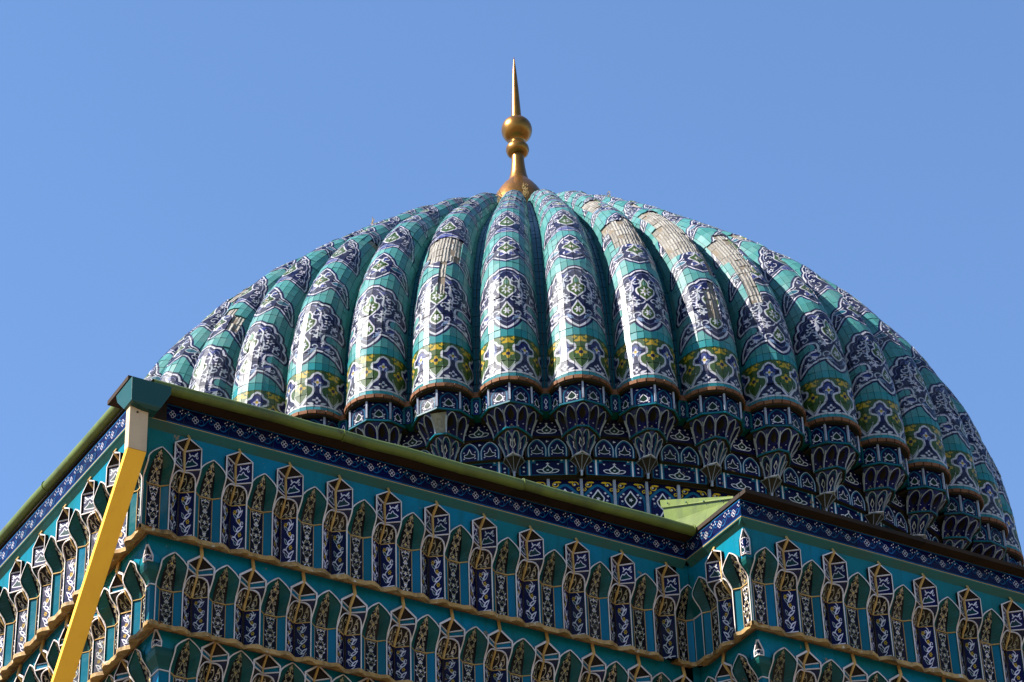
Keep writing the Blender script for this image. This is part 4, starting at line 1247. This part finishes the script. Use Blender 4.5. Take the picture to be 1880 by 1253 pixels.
# solid masonry behind the tiles (plan polygon, one body), and the roof above it
def wall_body(name, z0, z1, inset, mat):
    a = PA + (XR + YR) * 0 
    def off(P, kx, ky): return P + XR * kx * inset + YR * ky * inset
    c = [PA - XL * LEN_L * 1.0 + YL * inset, PA + YR * inset + YL * inset, PC + YR * inset + YL * inset, PB + YR * inset + YL * inset, PB + XR * (LEN_R2) + YR * inset]
    far = [PB + XR * LEN_R2 + YR * 7.0, PA - XL * LEN_L + YL * 7.0 + Vector((4, 3, 0))]
    pts = c + far; mb = MB(); n = len(pts)
    L = [(p.x - PA.x, p.y - PA.y) for p in pts]
    for q in range(n):
        a, b = L[q], L[(q + 1) % n]
        mb.face([(a[0], a[1], z0 - GZ), (b[0], b[1], z0 - GZ), (b[0], b[1], z1 - GZ), (a[0], a[1], z1 - GZ)])
    mb.face([(p[0], p[1], z1 - GZ) for p in L]); mb.face([(p[0], p[1], z0 - GZ) for p in L][::-1])
    return mb.build(name, [M[mat]], portal)
wall_body('masonry', -9.36, -6.12, .92, 'soot')
wall_body('lower_wall', GZ, -9.36, .76, 'plaster')

# mouldings and frieze
def run_bar(name, P, ang, x0, x1, sec, mat, seg=1):
    """extrude a section (list of (y, z)) along a wall"""
    mb = MB(); xs = np.linspace(x0, x1, seg + 1)
    for a, b in zip(xs[:-1], xs[1:]):
        for q in range(len(sec) - 1):
            (y0, z0), (y1, z1) = sec[q], sec[q + 1]
            mb.face([(a, y0, z0), (b, y0, z0), (b, y1, z1), (a, y1, z1)])
    mb.face([(x0, y, z) for (y, z) in sec]); mb.face([(x1, y, z) for (y, z) in sec][::-1])
    o = mb.build(name, [M[mat]], portal)
    return place(o, P, ang, 0)
FR0, FR1 = -6.300, -6.066
WALLS = [(PA, AR, 0, LEN_R, 'r'), (PA, AL, -LEN_L, 0, 'l'), (PC, AL, 0, LEN_S, 's'), (PB, AR, 0, LEN_R2, 'q')]
tile_cache = {}
for (P, ang, x0, x1, key) in WALLS:
    ext = .035
    e0 = x0 - (ext if key in 'rq' else 0) + (.0 if key != 's' else .035); e1 = x1 + (ext if key in 'ls' else 0) - (.035 if key == 'r' else 0)
    run_bar('moulding', P, ang, e0 + .002, e1 - .002, [(FY + .001, -6.395), (.012, -6.375), (-.014, -6.345), (-.036, -6.322), (-.038, -6.308), (0, -6.308)], 'cove', 8)
    run_bar('mortar_line', P, ang, e0, e1, [(0, -6.308), (-.038, -6.308), (-.038, -6.300), (0, -6.300)], 'mortar', 10)
    run_bar('frieze_bed', P, ang, e0 + .004, e1 - .004, [(0, FR0), (-.024, FR0), (-.024, FR1 + .01), (0, FR1 + .01)], 'grout')
    n = max(1, round((e1 - e0) / .545)); w = (e1 - e0) / n
    rev = key in 'ls'
    for i in range(n):
        if key == 'l' and i == n - 1 or key == 'r' and i == 0:
            mb = MB(); ww = w * (.62 if key == 'r' else .45)
            mb.box(0 if key == 'r' else w - ww, ww if key == 'r' else w, -.036, 0, FR0 + .004, FR1, 0, .4)
            o = mb.build('bare_block', [M['soot'] if key == 'r' else M['brick']], portal); place(o, P, ang, e0 + i * w)
            o['label'] = 'bare block where the frieze tile is missing'
            mb = MB(); a, b = ((ww, w) if key == 'r' else (0, w - ww))
            mb.box(a + .003, b - .003, -.034, 0, FR0 + .003, FR1 - .003, 0, .5)
            mb.uv[0] = [(a / w, 0), (b / w, 0), (b / w, 1), (a / w, 1)]
            o = mb.build('frieze_tile', [M['frieze']], portal); place(o, P, ang, e0 + i * w)
            continue
        kk = round(w, 4)
        if kk not in tile_cache:
            mb = MB(); mb.box(.003, w - .003, -.034, 0, FR0 + .003, FR1 - .003, 0, .5, True); tile_cache[kk] = mb.mesh('frieze_tile', [M['frieze']])
        o = inst('frieze_tile', tile_cache[kk], portal); place(o, P, ang, e0 + i * w, RNG.uniform(-.002, .002))

# eaves board over the frieze
for (P, ang, x0, x1, key) in WALLS:
    dep = {'r': -.26, 'q': -.17, 'l': -.045, 's': -.05}[key]
    a = x0 - (.26 if key in 'rq' else -.10); b = x1 + (.10 if key == 'l' else (.06 if key == 's' else (-.02 if key == 'r' else 0)))
    a0, b0 = a, b
    if key == 'q': a0 = x0 - .045
    if key == 's': a0 = .0
    mb = MB(); N = max(2, int((b0 - a0) / 1.1)); xs = np.linspace(a0, b0, N + 1)
    for u, v in zip(xs[:-1], xs[1:]):
        mb.box(u + .002, v - .002, dep, .3, FR1 + (.006 if key != 'l' else .035) + RNG.uniform(-.001, .003), FR1 + .06, 0, RNG.random())
    o = mb.build('eaves_board', [M['soffit']], portal); place(o, P, ang, 0)

# ------------------------------------------------------------------ roof metal, gutters, downpipe
roof = empty('metal_roof', None, (PA.x, PA.y, -6.0))
tag(roof, 'flat sheet metal roof with pale green upstand behind the portal wall', 'roof')
def roofpt(p): return (p.x - PA.x, p.y - PA.y, p.z + 6.0)
mb = MB()
pts = [PA - XL * LEN_L + YL * .1, PA + (YR + YL) * .05, PC + (YR + YL) * .05, PB + (YR + YL) * .05, PB + XR * LEN_R2 + YR * .05, PB + XR * LEN_R2 + YR * 8, PA - XL * LEN_L + YL * 8 + Vector((4, 3, 0))]
mb.face([roofpt(Vector((p.x, p.y, -6.005))) for p in pts])
mb.build('roof_deck', [M['greenmetal']], roof)

def gutter(P, ang, x0, x1, label, out=.25, gz=-6.03):
    X, Y = frame_axes(ang)
    base = P + X * ((x0 + x1) / 2) - Y * out
    g = empty('rain_gutter', None, (base.x, base.y, gz), ang)
    tag(g, label, 'gutter', 'gutters on the roof edge')
    n = max(3, int((x1 - x0) / 2.2)); xs = np.linspace(x0 - (x0 + x1) / 2, x1 - (x0 + x1) / 2, n + 1)
    for u, v in zip(xs[:-1], xs[1:]):
        mb = MB(); cs = []
        for a in np.radians(np.linspace(-100, 190, 18)): cs.append((-.062 * math.sin(a) * 1.0, .062 * math.cos(a)))
        sec = [(.20, .075)] + [(-.062 * math.sin(a), .062 * math.cos(a)) for a in np.radians(np.linspace(-35, 200, 18))]
        m = 6; dz = [RNG.uniform(-.009, .007) for _ in range(m + 1)]
        for q in range(m):
            a, b = u + (v - u) * q / m, u + (v - u) * (q + 1) / m
            for w in range(len(sec) - 1):
                (y0, z0), (y1, z1) = sec[w], sec[w + 1]
                mb.face([(a, y0, z0 + dz[q]), (a, y1, z1 + dz[q]), (b, y1, z1 + dz[q + 1]), (b, y0, z0 + dz[q + 1])])
        mb.build('gutter_length', [M['greenmetal']], g, True, True)
        mb = MB(); mb.bar([(v, -.066 * math.sin(a), .066 * math.cos(a)) for a in np.radians(np.linspace(-30, 190, 12))], .012, 0)
        mb.build('seam', [M['greenmetal']], g)
    return g
gutter(PA, AR, .02, LEN_R - .06, 'pale green rolled gutter sloping away right of the hopper, in front of the dome')
gutter(PA, AL, -LEN_L, -.10, 'sunlit green gutter on the left wall, against the sky', .055, -5.93)

# green upstand where the roof meets the projecting corner
def rp(p): return (p[0] - PA.x, p[1] - PA.y, p[2] + 6.0)
BLp, BRp, TBp, TRp, TLp = (1.561, -12.846, -5.437), (1.741, -13.401, -5.95), (2.298, -14.266, -6.03), (2.306, -14.20, -5.925), (1.536, -12.807, -5.093)
LLp, LRp = (1.543, -12.817, -5.206), (2.302, -14.225, -5.968)
mb = MB()
mb.face([rp(p) for p in (LLp, BLp, BRp, TBp, LRp)])
mb.build('upstand_sheet', [M['greenmetal']], roof)
mb = MB(); o_ = Vector((-.022, -.014, .004))
lo = [tuple(Vector(rp(p)) + o_) for p in (LLp, LRp)]; hi = [tuple(Vector(rp(p)) + o_) for p in (TRp, TLp)]
mb.face(lo + hi)
mb.face([rp(LLp), rp(LRp), lo[1], lo[0]]); mb.face([hi[1], hi[0], tuple(Vector(hi[0]) + Vector((.3, .2, -.02))), tuple(Vector(hi[1]) + Vector((.3, .2, -.02)))])
mb.build('cap_flashing', [M['greenmetal']], roof)
for t in (.12, .38, .62, .85):
    for (p, q) in ((BLp, BRp), (TLp, TRp)):
        c = Vector(rp(p)).lerp(Vector(rp(q)), t) + Vector((-.03, -.02, .03 if p is BLp else -.05))
        mb = MB(); mb.bar([c, c + Vector((-.012, -.008, 0))], .018, 0, sides=8); mb.build('rivet', [M['tealmetal']], roof)

# downpipe with its hopper at the near corner
NRv, NLv = -YR, -YL
pipe = empty('downpipe', None, (PA.x, PA.y, -9.6))
tag(pipe, 'square downpipe, white above, yellow below with warm bounce light in its colour, with dark green hopper at the corner', 'downpipe')
def pp(x, n, z):                                # x along the right wall, n out from it
    v = XR * x + NRv * n
    return (v.x, v.y, z + 9.6)
def loft(name, rings, mat, cap0=True, cap1=True, parent=pipe):
    mb = MB()
    for a, b in zip(rings[:-1], rings[1:]):
        m = len(a)
        for q in range(m): mb.face([a[q], a[(q + 1) % m], b[(q + 1) % m], b[q]])
    if cap0: mb.face(rings[0][::-1])
    if cap1: mb.face(rings[-1])
    o = mb.build(name, [M[mat]], parent, weld=True)
    bv = o.modifiers.new('bevel', 'BEVEL'); bv.width = .006; bv.segments = 2; bv.limit_method = 'ANGLE'
    return o
rect = lambda x0, x1, n0, n1, z: [pp(x0, n1, z), pp(x1, n1, z), pp(x1, n0, z), pp(x0, n0, z)]
loft('hopper', [rect(-.10, .05, .22, .36, -6.435), rect(-.262, .075, .19, .395, -6.40), rect(-.267, .18, .0, .40, -6.205), rect(-.270, .184, -.03, .403, -6.108), rect(-.25, .165, -.01, .385, -6.108), rect(-.25, .165, -.01, .385, -6.16)], 'tealmetal')
XA, XB_, DP = -.236, -.025, .10
loft('upper_pipe', [rect(XA, XB_, .30 - DP, .30, -6.37), rect(XA, XB_, .30 - DP, .30, -6.925)], 'pipe_white')
dirv = Vector((0, -1.75, -1.89)); dl = dirv.length
def slant(t, grow=0.0):
    n, z = .30 - 1.75 * t, -6.93 - 1.89 * t
    if t == 0: return [pp(XA, n, z), pp(XB_, n, z), pp(XB_, n - DP, z + .0), pp(XA, n - DP, z + .0)]
    return [pp(XA, n, z), pp(XB_, n, z), pp(XB_, n - DP * 1.0, z + .0), pp(XA, n - DP * 1.0, z + .0)]
loft('sloping_pipe', [slant(0), slant(1.42)], 'pipe_yellow')
nb, zb_ = .30 - 1.75 * 1.42, -6.93 - 1.89 * 1.42
loft('lower_pipe', [rect(XA, XB_, nb - DP, nb, zb_ - .003), rect(XA, XB_, nb - DP, nb, GZ)], 'pipe_white')
mb = MB(); c = Vector(pp((XA + XB_) / 2 - .02, .303, -6.47)); e = Vector((NRv.x, NRv.y, 0)) * .008
mb.bar([c, c + e], .022, 0, sides=8); mb.build('rivet', [M['soot']], pipe)

# ------------------------------------------------------------------ dry weeds in the joints of the dome
def tuft(name, base, n, h, spread, label, seed):
    rg = random.Random(seed); mb = MB()
    for q in range(n):
        a, r = rg.uniform(0, 6.28), rg.uniform(0, spread)
        hh = h * rg.uniform(.45, 1.0); lean = Vector((rg.uniform(-.13, .13), rg.uniform(-.13, .13), 1)) * hh
        p = Vector((r * math.cos(a), r * math.sin(a), -.03))
        mb.bar([p, p + lean * .5, p + lean + Vector((rg.uniform(-.04, .04), 0, -.02))], .009, 0, rg.random(), 3, taper=[1, .8, .3])
        for w in range(5):
            c0 = p + lean * rg.uniform(.5, 1.0); d = Vector((rg.uniform(-.03, .03), rg.uniform(-.03, .03), rg.uniform(.01, .04)))
            mb.bar([c0, c0 + d], .012, 0, rg.random(), 3, taper=[1, .4])
    o = mb.build(name, [M['straw']]); o.location = base
    return tag(o, label, 'dry weed', 'dry weeds on the dome')
def on_rib(k, s, c, lift=.0):
    az = (k + PHASE) * PITCHA; p = rib_pt(s, c, lift)
    return (p[0] * math.cos(az) - p[1] * math.sin(az), p[0] * math.sin(az) + p[1] * math.cos(az), p[2])
tuft('dry_weed', on_rib(0, 7.55, rib_half(7.55) * .99), 22, .50, .035, 'tall straw-coloured weed tuft right of the central rib, before the finial', 1)
tuft('dry_weed', on_rib(0, 7.7, -rib_half(7.7) * .99), 16, .34, .06, 'low straw-coloured weed tuft left of the central rib, before the finial', 2)
tuft('dry_weed', on_rib(1, 8.3, rib_half(8.3)), 5, .26, .05, 'thin dry stalks behind the rib just right of the finial', 3)
tuft('dry_weed', on_rib(3, 7.4, -.1), 3, .24, .04, 'two thin stalks on the skyline above the damaged ribs, right of the finial', 4)
tuft('dry_weed', on_rib(-4, 7.0, 0), 4, .20, .05, 'thin dry stalks on the left skyline of the dome', 5)
